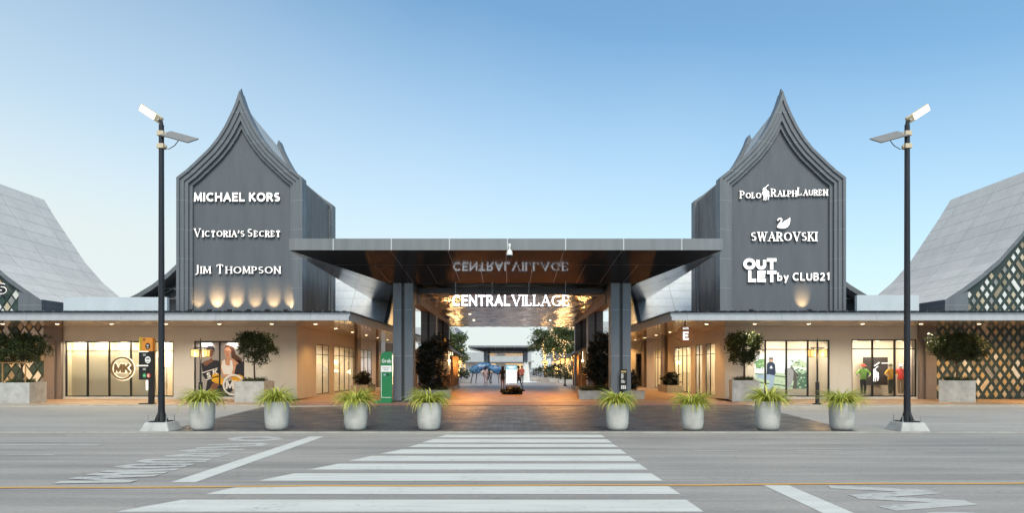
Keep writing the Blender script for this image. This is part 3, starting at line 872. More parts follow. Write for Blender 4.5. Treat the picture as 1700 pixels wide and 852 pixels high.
def full(h): return [(-x, z) for x, z in h] + [(x, z) for x, z in reversed(h[:-1])]
def tower(cx, label, y1=41.6):
    y0 = 35.0
    t = thing('sign_tower', label, 'tower', (cx, y0, 4.3))
    fb = MB(); depth = [0, .08, .16, .30]; offs = [0, .15, .36, .55, .72]
    Hs = [full(half(o)) for o in offs]
    sh = lambda P: [(cx+x, z) for x, z in P]
    for fy, sg in ((y0, 1), (y1, -1)):
        fb = MB()
        sh = (lambda P: [(cx+x, z) for x, z in P]) if sg > 0 else (lambda P: [(cx+x, z - max(0, z-11.7)*.13) for x, z in P])
        for i in range(4):
            A, B = sh(Hs[i]), sh(Hs[i+1]); ya = fy + sg*depth[i]
            for k in range(len(A)-1):
                fb.poly([(A[k][0],ya,A[k][1]),(A[k+1][0],ya,A[k+1][1]),(B[k+1][0],ya,B[k+1][1]),(B[k][0],ya,B[k][1])])
                yb = fy + sg*(depth[i+1] if i < 3 else .46)
                fb.poly([(B[k][0],ya,B[k][1]),(B[k+1][0],ya,B[k+1][1]),(B[k+1][0],yb,B[k+1][1]),(B[k][0],yb,B[k][1])])
        A = sh(Hs[0])
        for k in range(len(A)-1):
            fb.poly([(A[k][0],fy,A[k][1]),(A[k+1][0],fy,A[k+1][1]),(A[k+1][0],fy+sg*.7,A[k+1][1]),(A[k][0],fy+sg*.7,A[k][1])])
        B = sh(full(half(.16))); ya = fy + sg*.7
        for k in range(len(A)-1):
            fb.poly([(A[k][0],ya,A[k][1]),(A[k+1][0],ya,A[k+1][1]),(B[k+1][0],ya,B[k+1][1]),(B[k][0],ya,B[k][1])])
        fb.build('gable_frame', M['moulding'], t)
    sh = lambda P: [(cx+x, z) for x, z in P]
    for fy in (y0+.05,):
        sp = MB()
        sp.mesh8([(cx-.045,fy,16.15),(cx+.045,fy,16.15),(cx+.045,fy+.5,16.15),(cx-.045,fy+.5,16.15),(cx-.008,fy+.2,16.5),(cx+.008,fy+.2,16.5),(cx+.008,fy+.3,16.5),(cx-.008,fy+.3,16.5)])
        sp.build('finial', M['moulding'], t)
    wb = MB(); Hi = sh(full(half(.71)))
    wb.poly([(x, y0+.44, z) for x, z in Hi]); wb.build('front_wall', M['stucco'], t)
    wb = MB(); wb.poly([(x, y1-.44, z - max(0, z-11.7)*.13) for x, z in Hi]); wb.build('rear_wall', M['stucco'], t)
    sb = MB(); rb = MB(); Hb = sh(full(half(.17)))
    for k in range(len(Hb)-1):
        a, b = Hb[k], Hb[k+1]
        dz = lambda z: z - max(0, z-11.7)*.13
        q = [(a[0],y0+.6,a[1]),(b[0],y0+.6,b[1]),(b[0],y1-.6,dz(b[1])),(a[0],y1-.6,dz(a[1]))]
        if abs(a[0]-b[0]) < 1e-4: sb = MB(); sb.poly(q); sb.build('side_wall', M['stucco_side'], t)
        else:
            l = math.hypot(b[0]-a[0], b[1]-a[1])*k
            rb.poly(q, 0, [(0,k*.33),(0,k*.33+.33),(5.4,k*.33+.33),(5.4,k*.33)])
    rb.build('roof', M['roofgrey'], t)
    # corner pilasters on both sides
    for sg in (-1, 1):
        for ya in (y0+.7, y1-.95):
            cb = MB(); x0 = cx+sg*3.16; x1 = cx+sg*3.25; cb.box(x0, x1, ya, ya+.25, 4.3, 11.35); cb.build('corner_pilaster', M['moulding'], t)
    return t
TLX, TRX = -14.41, 14.32
towL = tower(TLX, 'slate grey tower with curved pointed gable and three white shop names, left of the entrance')
towR = tower(TRX, 'slate grey tower with curved pointed gable and emblem signs, right of the entrance', 40.6)
YF = 35.44       # face of the tower walls
pl = lambda x, y, d: (x, YF-.13+d, y)
def tsign(label, px0, px1, name='wall_sign'):
    return thing(name, label, 'sign', (X((px0+px1)/2, YF), YF, 0))
YL = YF-.13
def plat(zb): return lambda x, y, d: (x, YL+d, zb+y)
g = 'lit shop names on the towers'
t = thing('wall_sign', 'topmost sign on the left tower, bold plain white capitals', 'sign', (X(393,YL), YF, Z(334,YL)), g)
word(t, 'MICHAEL KORS', X(322,YL), X(464.5,YL), 14.8*YL/F, plat(Z(334.5,YL)), .22, False, depth=.1, gap=.16, width=.92, space=.42)
t = thing('wall_sign', 'middle sign on the left tower, white serif small capitals', 'sign', (X(393,YL), YF, Z(393,YL)), g)
word(t, "VICTORIA'S SECRET", X(322.5,YL), X(464.5,YL), 14*YL/F, plat(Z(393.5,YL)), .17, True, depth=.1, small=10.8*YL/F, gap=.24, width=.85, space=.28)
t = thing('wall_sign', 'lowest sign on the left tower, wide spaced thin white serif capitals', 'sign', (X(393,YL), YF, Z(453,YL)), g)
word(t, 'JIM THOMPSON', X(323,YL), X(464.5,YL), 15.5*YL/F, plat(Z(454.5,YL)), .14, True, depth=.1, small=12*YL/F, gap=.24, width=.9, space=.42)
EM = [M['letter'], M['letterside']]
def emblem(parent, pts, ox, oy, k, name='emblem', y=None, dep=.1, mats=None):
    """pts in photo-pixel offsets (x right, y down)"""
    mb = MB(); y = YL if y is None else y
    P = [(X(ox+a*k, y), Z(oy+b*k, y)) for a, b in pts]
    n = len(P)
    mb.poly([(x, y-.001, z) for x, z in P], 0)
    for i in range(n):
        j = (i+1) % n
        mb.poly([(P[i][0],y-.001,P[i][1]),(P[j][0],y-.001,P[j][1]),(P[j][0],y+dep,P[j][1]),(P[i][0],y+dep,P[i][1])], 1)
    mb.build(name, mats or EM, parent)
RIDER = [(3.2,-14),(4.6,-14.2),(4.8,-13.2),(2.6,-11.6),(-.4,-8.6),(.6,-7.6),(1.0,-5.8),(2.6,-4.2),(4.6,-3.6),(5.6,-1.6),(5.2,1.4),(6,3.6),(5,8.4),(3.8,11.4),(2.8,11.2),(3.4,7.6),(2.2,4.6),
         (.8,5.4),(1.2,8.6),(.2,12.4),(-1,12.2),(-.2,8.4),(-1.4,5.8),(-2.4,7.6),(-2,10.8),(-3,12),(-4.2,11.6),(-3.6,7.8),(-4,4.4),(-5,2),(-6.2,2.8),(-7,1.4),(-5.6,-1.6),(-4.8,-3.6),(-5.4,-5.6),(-4.4,-8),(-3,-9.4),(-1.4,-9.2),(1.2,-12)]
SWAN = [(-11,7),(-9.6,3.4),(-6.4,-1.4),(-4.4,-4.6),(-5.2,-6.6),(-7.2,-6.4),(-8.4,-4.4),(-9.6,-3.8),(-11,-4.6),(-10,-6.4),(-8,-8.6),(-5,-9),(-2.6,-7.4),(-2,-4.8),(-3.4,-1.8),(-6,2.2),(-3.6,.4),(2,-3.8),(8,-7),(10.8,-9.6),(11,-4),(9.6,2),(6.4,6.6),(2,8.8),(-5,9)]
t = thing('wall_sign', 'topmost sign on the right tower, white serif capitals split by a polo player emblem', 'sign', (X(1301,YL), YF, Z(328,YL)), g)
word(t, 'POLO', X(1228.5,YL), X(1263,YL), 13*YL/F, plat(Z(329.5,YL)), .17, True, depth=.1, small=10*YL/F, gap=.17, width=.75)
word(t, 'RALPH', X(1280,YL), X(1322,YL), 13.5*YL/F, plat(Z(326.5,YL)), .17, True, depth=.1, small=10.4*YL/F, gap=.17, width=.75)
word(t, 'LAUREN', X(1324,YL), X(1373.5,YL), 13.5*YL/F, plat(Z(324.8,YL)), .17, True, depth=.1, small=10.4*YL/F, gap=.17, width=.75)
emblem(t, RIDER, 1271.5, 320.5, 1.0)
t = thing('wall_sign', 'white swan emblem above large serif capitals in the middle of the right tower', 'sign', (X(1301,YL), YF, Z(400,YL)), g)
word(t, 'SWAROVSKI', X(1247,YL), X(1356.5,YL), 15.5*YL/F, plat(Z(400.5,YL)), .19, True, depth=.1, gap=.16, width=.78)
emblem(t, SWAN, 1301, 370.5, 1.0)
t = thing('wall_sign', 'lowest sign on the right tower, heavy stacked white capitals with a smaller line beside', 'sign', (X(1306,YL), YF, Z(468,YL)), g)
word(t, 'OUT', X(1234,YL), X(1289,YL), 19*YL/F, plat(Z(448,YL)), .29, False, depth=.12, gap=.06, width=.85)
word(t, 'LET', X(1242,YL), X(1289,YL), 19*YL/F, plat(Z(468.6,YL)), .29, False, depth=.12, gap=.12, width=.85)
word(t, 'by', X(1290.5,YL), X(1309,YL), 13.5*YL/F, plat(Z(466.6,YL)), .18, False, depth=.1, gap=.18, width=.75)
word(t, 'CLUB21', X(1316,YL), X(1377,YL), 13.5*YL/F, plat(Z(466.3,YL)), .18, False, depth=.1, gap=.18, width=.78)
# floodlights on the awning roof washing the tower walls
def floodlight(px, tower_side, label, power):
    y = 34.55; x = X(px, y)
    t = thing('floodlight', label, 'floodlight', (x, y, 4.36), 'floodlights at the foot of the towers')
    b = MB(); b.box(x-.06, x+.06, y-.04, y+.04, 4.36, 4.4); b.tube([(x,y,4.4),(x,y,4.5)], .02, 6); b.build('bracket', M['black'], t)
    b = MB(); Mx = Matrix.Rotation(R(35), 3, 'X'); b.obox((x,y+.02,4.58), (.22,.1,.17), Mx); b.build('lamp_head', M['black'], t)
    if power:
        lamp('SPOT', (x, y+.30, 4.62), power*1.5, (1,.60,.26), spot_size=R(58), spot_blend=.9, shadow_soft_size=.04, target=(x, YF, 5.25))
for i, (px, pw) in enumerate(((316,70),(348,190),(381,140),(413,80),(444,110),(474,90))):
    floodlight(px, -1, ['first', 'second', 'third', 'fourth', 'fifth', 'sixth'][i] + ' small black floodlight from the left below the left tower', pw)
floodlight(1247, 1, 'small black floodlight at the left foot of the right tower', 0)
floodlight(1344, 1, 'small black floodlight giving the warm glow below the right tower sign', 95)
floodlight(1431, 1, 'small black floodlight on the awning just right of the right tower', 0)

# ------------------------------------------------------------------ lattice-fronted halls with sweeping roofs
RP = [(21.4,4.85),(22.25,5.42),(23.1,6.04),(24.1,6.9),(25.2,8.15),(26.3,9.8),(27.1,11.0),(27.8,12.15)]
def hall(s, off, label, seed, xin, dense):
    rnd = random.Random(seed)
    y0, y1 = YW, 42.0
    P = [(s*(x+off), z) for x, z in RP]; xr = RP[-1][0]+off
    Q = [(s*(2*xr - (x+off)), z) for x, z in reversed(RP)]
    t = thing('lattice_hall', label, 'building', (s*(xr), y0, .06))
    rb = MB(); L = 0; prof = P + Q[1:]
    for a, b in zip(prof, prof[1:]):
        d = math.hypot(b[0]-a[0], b[1]-a[1])
        rb.poly([(a[0],y0-.25,a[1]+.12),(b[0],y0-.25,b[1]+.12),(b[0],y1,b[1]+.12),(a[0],y1,a[1]+.12)], 0, [(0.9,L),(0.9,L+d),(9.9,L+d),(9.9,L)]); L += d
    rb.build('roof', M['roof'], t, smooth=False)
    ub = MB()
    for a, b in zip(prof, prof[1:]):
        ub.poly([(a[0],y0-.25,a[1]-.14),(b[0],y0-.25,b[1]-.14),(b[0],y1,b[1]-.14),(a[0],y1,a[1]-.14)])
        for yy in (y0-.25, y1): ub.poly([(a[0],yy,a[1]-.14),(b[0],yy,b[1]-.14),(b[0],yy,b[1]+.115),(a[0],yy,a[1]+.115)])
    ub.build('roof_edge', M['moulding'], t)
    eb = MB()   # boxed eave end at the foot of the roof
    x0, x1 = sorted((s*(RP[0][0]+off), s*(RP[1][0]+off+.35)))
    eb.box(x0, x1, y0-.2, y1-2, 4.0, 5.0)
    eb.poly([(P[0][0],y0-.24,4.0),(P[1][0]+s*.3,y0-.24,4.0),(P[1][0]+s*.3,y0-.24,P[1][1]),(P[0][0],y0-.24,P[0][1])])
    eb.build('eave_block', M['moulding'], t)
    def top(ax):
        ax = abs(ax)-off
        if ax > xr-off: ax = 2*(xr-off)-ax
        if ax <= RP[0][0]: return RP[0][1]
        for (xa, za), (xb, zb) in zip(RP, RP[1:]):
            if xa <= ax <= xb: return za+(zb-za)*(ax-xa)/(xb-xa)
        return 4
    wb = MB()
    pts = [(s*(xin), .06), (s*(2*xr-RP[1][0]-off), .06)] + [(q[0], q[1]-.1) for q in reversed(prof) if abs(q[0]) >= RP[1][0]+off-.01] + [(s*xin, 5.3)]
    pts = [(s*xin,.06),(s*(2*xr-RP[1][0]-off),.06)] + [(x, z-.12) for x, z in reversed(prof[1:-1])] + [(s*(RP[1][0]+off), 4.2), (s*xin, 4.2)]
    wb.prism(pts, y0+.02, y0+.25)
    # side wall under the roof
    wb.build('wall', M['latback'], t)
    # diamonds of the lattice: rhombic tiles standing proud
    db = MB(); ax, az = .44, .62
    names = ['d_white','d_cream','d_khaki','d_grey','d_gold','d_green']
    mats = [M[n] for n in names]
    rows = int(12/az*2)
    i = 0
    for r in range(rows):
        z = .06 + .24 + r*az/2
        for c in range(-2, 46):
            x = xin + .22 + (c + (.5 if r % 2 else 0))*ax
            if x > xin + 12 or x - .12 < xin: continue
            zt = top(x) - .3
            if z + .2 > zt: continue
            if z > 4.0 and (x-off) < RP[1][0]+.45: continue
            if dense: hx, hz, wts = .165, .24, (3,2.4,4,2.6,.6,6)
            else: hx, hz, wts = .115, .178, ((.5,3,5,1,5,0) if z < 3.8 else (4,4,3,2,.3,0))  # right hall: awning lamplight put into tile colours, more gold low down
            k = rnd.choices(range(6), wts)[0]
            ex = 0
            X0 = s*x; y = y0 - .012 - .001*(i % 3); i += 1
            P4 = [(X0-hx, z), (X0, z-hz), (X0+hx, z), (X0, z+hz)]
            if rnd.random() < (.30 if dense else .05):     # tile that runs on along one diagonal
                sg = rnd.choice((-1, 1)); ux, uz = ax*.5*sg, az*.5
                if z + .2 + uz < zt and k != 5:
                    if sg > 0: P4 = [(X0-hx, z), (X0, z-hz), (X0+hx+0, z)] + [(X0+hx+ux, z+uz), (X0+ux, z+hz+uz)]; P4 = [(X0-hx,z),(X0,z-hz),(X0+hx+ux,z+uz),(X0+ux,z+hz+uz)]
                    else: P4 = [(X0+hx,z),(X0,z-hz),(X0-hx+ux,z+uz),(X0+ux,z+hz+uz)]
                    k = rnd.choice((0,0,3,1)) if dense else rnd.choice((0,1,2,3)); y -= .006
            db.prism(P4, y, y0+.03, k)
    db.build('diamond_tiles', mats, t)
    return t
hallL = hall(-1, 1.85, 'far left hall with pale sweeping roof and grey and white diamond lattice front', 5, -X(78,YW), True)
hallR = hall(1, 0.0, 'far right hall with pale sweeping roof and diamond lattice front, lower tiles coloured gold for lamplight', 9, X(1543,YW), False)
# single dark letter with halo on the left hall
t = thing('wall_sign', 'dark single letter with a white halo on the far left lattice gable', 'sign', (X(2,32.7), 32.75, Z(487,32.7)))
word(t, 'S', X(-7,32.7), X(7.5,32.7), 16*32.7/F, lambda x, y, d: (x, 32.72+d, Z(487,32.7)+y), .27, False, [M['black'], M['black']], .08)
b = MB()
for k in range(24):
    pass
word(t, 'S', X(-8,32.8), X(9,32.8), 18*32.8/F, lambda x, y, d: (x, 32.86+d, Z(488,32.8)+y), .4, False, [M['letter'], M['letter']], .02, name='halo')
# dark roofs seen behind the towers
def backhall(xc, y0, y1, zt, wid, zb, label):
    t = thing('background_hall', label, 'building', (xc, y0, .06))
    pr = [(1,0),(.82,.10),(.62,.24),(.42,.42),(.24,.62),(.1,.82),(0,1)]
    L = [(xc-wid*a, zb+(zt-zb)*b) for a, b in pr]; Rr = [(xc+wid*a, zb+(zt-zb)*b) for a, b in reversed(pr[:-1])]
    prof = L+Rr
    rb = MB(); ub = MB(); l = 0
    for a, b in zip(prof, prof[1:]):
        d = math.hypot(b[0]-a[0], b[1]-a[1])
        rb.poly([(a[0],y0,a[1]),(b[0],y0,b[1]),(b[0],y1,b[1]),(a[0],y1,a[1])], 0, [(0,l),(0,l+d),(y1-y0,l+d),(y1-y0,l)]); l += d
        ub.poly([(a[0],y0-.01,a[1]-.3),(b[0],y0-.01,b[1]-.3),(b[0],y0-.01,b[1]+.05),(a[0],y0-.01,a[1]+.05)])
        ub.poly([(a[0],y0-.01,a[1]-.3),(b[0],y0-.01,b[1]-.3),(b[0],y0+1.2,b[1]-.3),(a[0],y0+1.2,a[1]-.3)])
    rb.build('roof', M['roofgrey'], t); ub.build('roof_edge', M['moulding'], t)
    wb = MB(); wb.poly([(x, y0+1.2, z-.2) for x, z in prof] + [(prof[-1][0], y0+1.2, .06), (prof[0][0], y0+1.2, .06)])
    wb.build('wall', M['roofdark'], t)
    tb = MB()
    def hw(z):
        f = (z-zb)/(zt-zb)
        for (a, c), (d, e) in zip(pr, pr[1:]):
            if c <= f <= e: return wid*(a+(d-a)*(f-c)/(e-c))*.94
        return 0
    zs = [zb+.3+k*(zt-zb)*.15 for k in range(6)]
    for z in zs: tb.tube([(xc-hw(z), y0+1.0, z), (xc+hw(z), y0+1.0, z)], .03, 5)
    for z0_, z1_ in zip(zs, zs[1:]):
        for k in range(-5, 5):
            for a, c in ((k, k+1), (k+1, k)):
                if abs(a)*1.2 < hw(z0_) and abs(c)*1.2 < hw(z1_): tb.tube([(xc+a*1.2, y0+.95, z0_), (xc+c*1.2, y0+.95, z1_)], .025, 5)
    tb.build('truss', M['steel'], t)
    return t
backhall(-20.6, 44, 54, 10.6, 5.3, 6.0, 'dark gable hall with roof trusses half hidden behind the left tower')
backhall(19.2, 44, 54, 10.6, 5.2, 6.0, 'dark gable hall half hidden behind the right tower')
# halls beside the passage whose roof slopes face the forecourt
def sidehall(s, xa, label):
    y0 = 44.0; t = thing('passage_hall', label, 'building', (s*(xa+6), y0, 4.3))
    pr = [(0,4.2),(1.3,5.3),(2.5,6.6),(3.5,7.7),(4.4,9.1),(5.0,10.3)]
    full_ = [(y0+a, z) for a, z in pr] + [(y0+10-a, z) for a, z in reversed(pr[:-1])]
    rb = MB(); l = 0; x0, x1 = s*xa, s*(xa+13)
    for i, (a, b) in enumerate(zip(full_, full_[1:])):
        d = math.hypot(b[0]-a[0], b[1]-a[1])
        rb.poly([(x0,a[0],a[1]),(x1,a[0],a[1]),(x1,b[0],b[1]),(x0,b[0],b[1])], 0, [(0.4,l),(13.4,l),(13.4,l+d),(0.4,l+d)]); l += d
    rb.build('roof', M['roofwhite'], t)
    eb = MB()
    for a, b in zip(full_, full_[1:]):
        eb.mesh8([(x0-s*.25,a[0],a[1]-.3),(x0,a[0],a[1]-.3),(x0,b[0],b[1]-.3),(x0-s*.25,b[0],b[1]-.3),(x0-s*.25,a[0],a[1]+.06),(x0,a[0],a[1]+.06),(x0,b[0],b[1]+.06),(x0-s*.25,b[0],b[1]+.06)])
    eb.build('roof_edge', M['moulding'], t)
    wb = MB(); xw = x0+s*.35
    wb.poly([(xw, y, z-.1) for y, z in full_])
    wb.build('gable_wall', M['d_cream'], t)
    return t
sidehall(-1, 8.6, 'white roofed hall behind the left tower beside the entrance canopy')
sidehall(1, 8.7, 'white roofed hall behind the right tower beside the entrance canopy')
for s in (-1, 1):
    lamp('POINT', (s*7.6, 49, 4.6), 120, (1,.66,.3), shadow_soft_size=.15)
# ------------------------------------------------------------------ entrance canopy
YC, ZC0, ZC1, ZI = 26.8, 6.39, 6.86, 5.49      # front edge depth, fascia bottom and top, inner soffit height
XA, XB = X(480, YC), X(1200, YC)
def make_canopy(label, loc):
    t = thing('entrance_canopy', label, 'canopy', (-.2, 30.2, .06), 'inverted pyramid canopies')
    yb = 51.5; xa2, xb2 = -10.0, 9.6
    fb = MB()
    fb.poly([(XA,YC,ZC0),(XB,YC,ZC0),(XB,YC,ZC1),(XA,YC,ZC1)])
    fb.poly([(XA,YC,ZC0),(XA,YC,ZC1),(xa2,yb,ZC1),(xa2,yb,ZC0)]); fb.poly([(XB,YC,ZC0),(XB,YC,ZC1),(xb2,yb,ZC1),(xb2,yb,ZC0)])
    fb.poly([(xa2,yb,ZC0),(xb2,yb,ZC0),(xb2,yb,ZC1),(xa2,yb,ZC1)])
    fb.poly([(XA,YC,ZC1),(XB,YC,ZC1),(xb2,yb,ZC1),(xa2,yb,ZC1)])
    fb.build('fascia', M['fascia'], t)
    yi, yj, xi = 30.15, 47.6, 5.72
    sb = MB()
    sb.poly([(XA,YC,ZC0),(XB,YC,ZC0),(xi,yi,ZI),(-xi,yi,ZI)])
    s2 = MB(); s2.poly([(xa2,yb,ZC0),(xb2,yb,ZC0),(xi,yj,ZI),(-xi,yj,ZI)]); s2.build('rear_soffit', M['soffit'], t)
    sb.poly([(-xi,yi,ZI),(xi,yi,ZI),(xi,31.6,ZI),(-xi,31.6,ZI)])
    sb.build('soffit', M['soffit'], t)
    sb = MB()
    sb.poly([(XA,YC,ZC0),(-xi,yi,ZI),(-xi,yj,ZI),(xa2,yb,ZC0)]); sb.build('side_soffit', M['soffit_side'], t); sb = MB(); sb.poly([(XB,YC,ZC0),(xi,yi,ZI),(xi,yj,ZI),(xb2,yb,ZC0)])
    sb.build('side_soffit', M['soffit_side'], t)
    # joints of the soffit sheets
    jb = MB()
    for k in range(-3, 4):
        for (u0, v0, v1) in ((k*2.35, 0, 1), (k*2.35+1.17, .42, 1)):
            pts = []
            for v in (v0, v1):
                y = YC + (yi-YC)*v; z = ZC0 + (ZI-ZC0)*v - .004
                x = -.24 + u0*(1 - .10*v); pts.append((x, y, z))
            (xa, ya, za), (xb_, yb_, zb_) = pts
            lim = (XB-.3) + (xi - XB)*v1
            if abs(xb_) > 5.6: continue
            jb.poly([(xa-.009,ya,za),(xa+.009,ya,za),(xb_+.009,yb_,zb_),(xb_-.009,yb_,zb_)])
    v = .42; y = YC+(yi-YC)*v; z = ZC0+(ZI-ZC0)*v-.005; xl = XA+(-xi-XA)*v; xr = XB+(xi-XB)*v
    jb.poly([(xl,y-.01,z),(xr,y-.01,z),(xr,y+.01,z-.003),(xl,y+.01,z-.003)])
    jb.build('panel_joint', M['steel'], t)
    # beam, side beams and rippled ceiling
    bb = MB(); bb.box(-4.45, 4.35, 31.45, 31.75, 5.14, 5.34); bb.box(-4.45, 4.35, 31.4, 31.48, 5.32, 5.40)
    bb.build('front_beam', M['groove'], t)
    for s in (-1, 1):
        bb = MB(); x0, x1 = sorted((s*4.55, s*5.38)); bb.box(x0, x1, 30.9, 50, 4.95, ZI-.003)
        x0, x1 = sorted((s*4.46, s*4.549)); bb.box(x0, x1, 31.8, 50, 4.7, 5.3)
        bb.build('side_beam', M['brownpillar'], t)
    # hammered metal ceiling: a sheet with real ripples
    from mathutils import noise as mn
    cb = MB(); nx, ny = 54, 64
    for j in range(ny+1):
        for i in range(nx+1):
            x = -5.4+10.8*i/nx; y = 31.76+18.74*j/ny
            q = mn.noise(Vector((x*1.5, y*.75, 0))) + .5*mn.noise(Vector((x*3.1+7, y*1.5, 3)))
            cb.v.append(Vector((x, y, 5.13-.41*j/ny + .055*q)))
    for j in range(ny):
        for i in range(nx):
            a = j*(nx+1)+i; cb.f.append((a, a+nx+1, a+nx+2, a+1)); cb.m.append(0); cb.uv.append(None)
    cb.build('ceiling', M['ripple'], t, smooth=True)
    for yc in (30.2, 39.4, 47.4):
        for s in (-1, 1):
            c = MB(); g_ = MB()
            x0, x1 = sorted((s*4.52, s*5.42))
            c.box(x0, x0+.38, yc, yc+.82, .06, ZI-.002); c.box(x1-.38, x1, yc, yc+.82, .06, ZI-.002)
            c.box(x0+.38, x1-.38, yc+.1, yc+.72, .06, ZI-.004, 1)
            c.build('column', [M['column'], M['groove']], t)
            p = MB(); p.box(x0-.03, x1+.03, yc-.03, yc+.85, .055, .13); p.build('column_base', M['groove'], t)
    for yy in (36.8, 41, 45.2):
        for s in (-1, 1):
            d = MB(); zz = 5.15 - (yy-31.76)/18.74*.41; d.disc((s*2.6, yy, zz-.02), .09, 12); d.build('downlight', M['bulb'], t)
    return t
canopy = make_canopy('dark grey flat canopy shaped like an inverted pyramid spanning the entrance on tall columns', None)
for yy in (36.8, 41, 45.2):
    for s in (-1, 1):
        lamp('SPOT', (s*2.6, yy, 4.85), 470, (1,.38,.06), spot_size=R(120), spot_blend=.6, shadow_soft_size=.1, target=(s*1.6, yy-1.6, 0))
far = copy_tree(canopy, None, (-1.75, 30.2+133, .06), 0, 'small distant grey canopy on columns at the far end of the courtyard')
# hanging entrance sign
YH = 30.0
t = thing('hanging_sign', 'large white lit letters hung on rods below the entrance canopy', 'sign', (X(848,YH), YH, Z(490,YH)))
hs = lambda x, y, d: (x, YH+d, Z(508.5,YH)+y)
word(t, 'CENTRAL', X(751,YH), X(846.5,YH), 18.5*YH/F, hs, .18, False, [M['letterbig'], M['letterside']], depth=.1, gap=.17)
word(t, 'VILLAGE', X(850,YH), X(945,YH), 18.5*YH/F, hs, .14, True, [M['letterbig'], M['letterside']], depth=.1, gap=.16, width=.85)
for px in (756, 817, 878, 939):
    b = MB(); x = X(px, YH); zt = ZC0 + (ZI-ZC0)*(YH+.06-YC)/(30.15-YC)
    b.tube([(x, YH+.06, Z(491,YH)), (x, YH+.06, zt)], .012, 6); b.build('rod', M['steel'], t)
b = MB(); b.box(X(752,YH), X(944,YH), YH+.101, YH+.125, Z(509.6,YH), Z(508.6,YH)); b.build('rail', M['black'], t)
# surveillance camera on the fascia
yv = YC-.25; xv = X(846, yv)
t = thing('surveillance_camera', 'white dome camera hanging at the middle of the canopy edge', 'camera', (xv, yv, Z(405,yv)))
b = MB(); b.box(xv-.05, xv+.05, yv+.1, YC-.002, Z(409,yv), Z(404,yv)); b.tube([(xv,yv+.12,Z(406.5,yv)),(xv,yv,Z(406.5,yv)),(xv,yv,Z(419,yv))], .035, 8); b.build('bracket', M['white'], t, smooth=True)
b = MB(); b.lathe([(.0,.16),(.07,.15),(.11,.08),(.12,0),(.12,-.06)], (xv,yv,Z(421.5,yv)), 16); b.build('housing', M['white'], t, smooth=True)
b = MB(); b.lathe([(.105,0),(.10,-.05),(.07,-.10),(0,-.125)], (xv,yv,Z(421.5,yv)-.06), 16); b.build('dome', M['frame'], t, smooth=True)

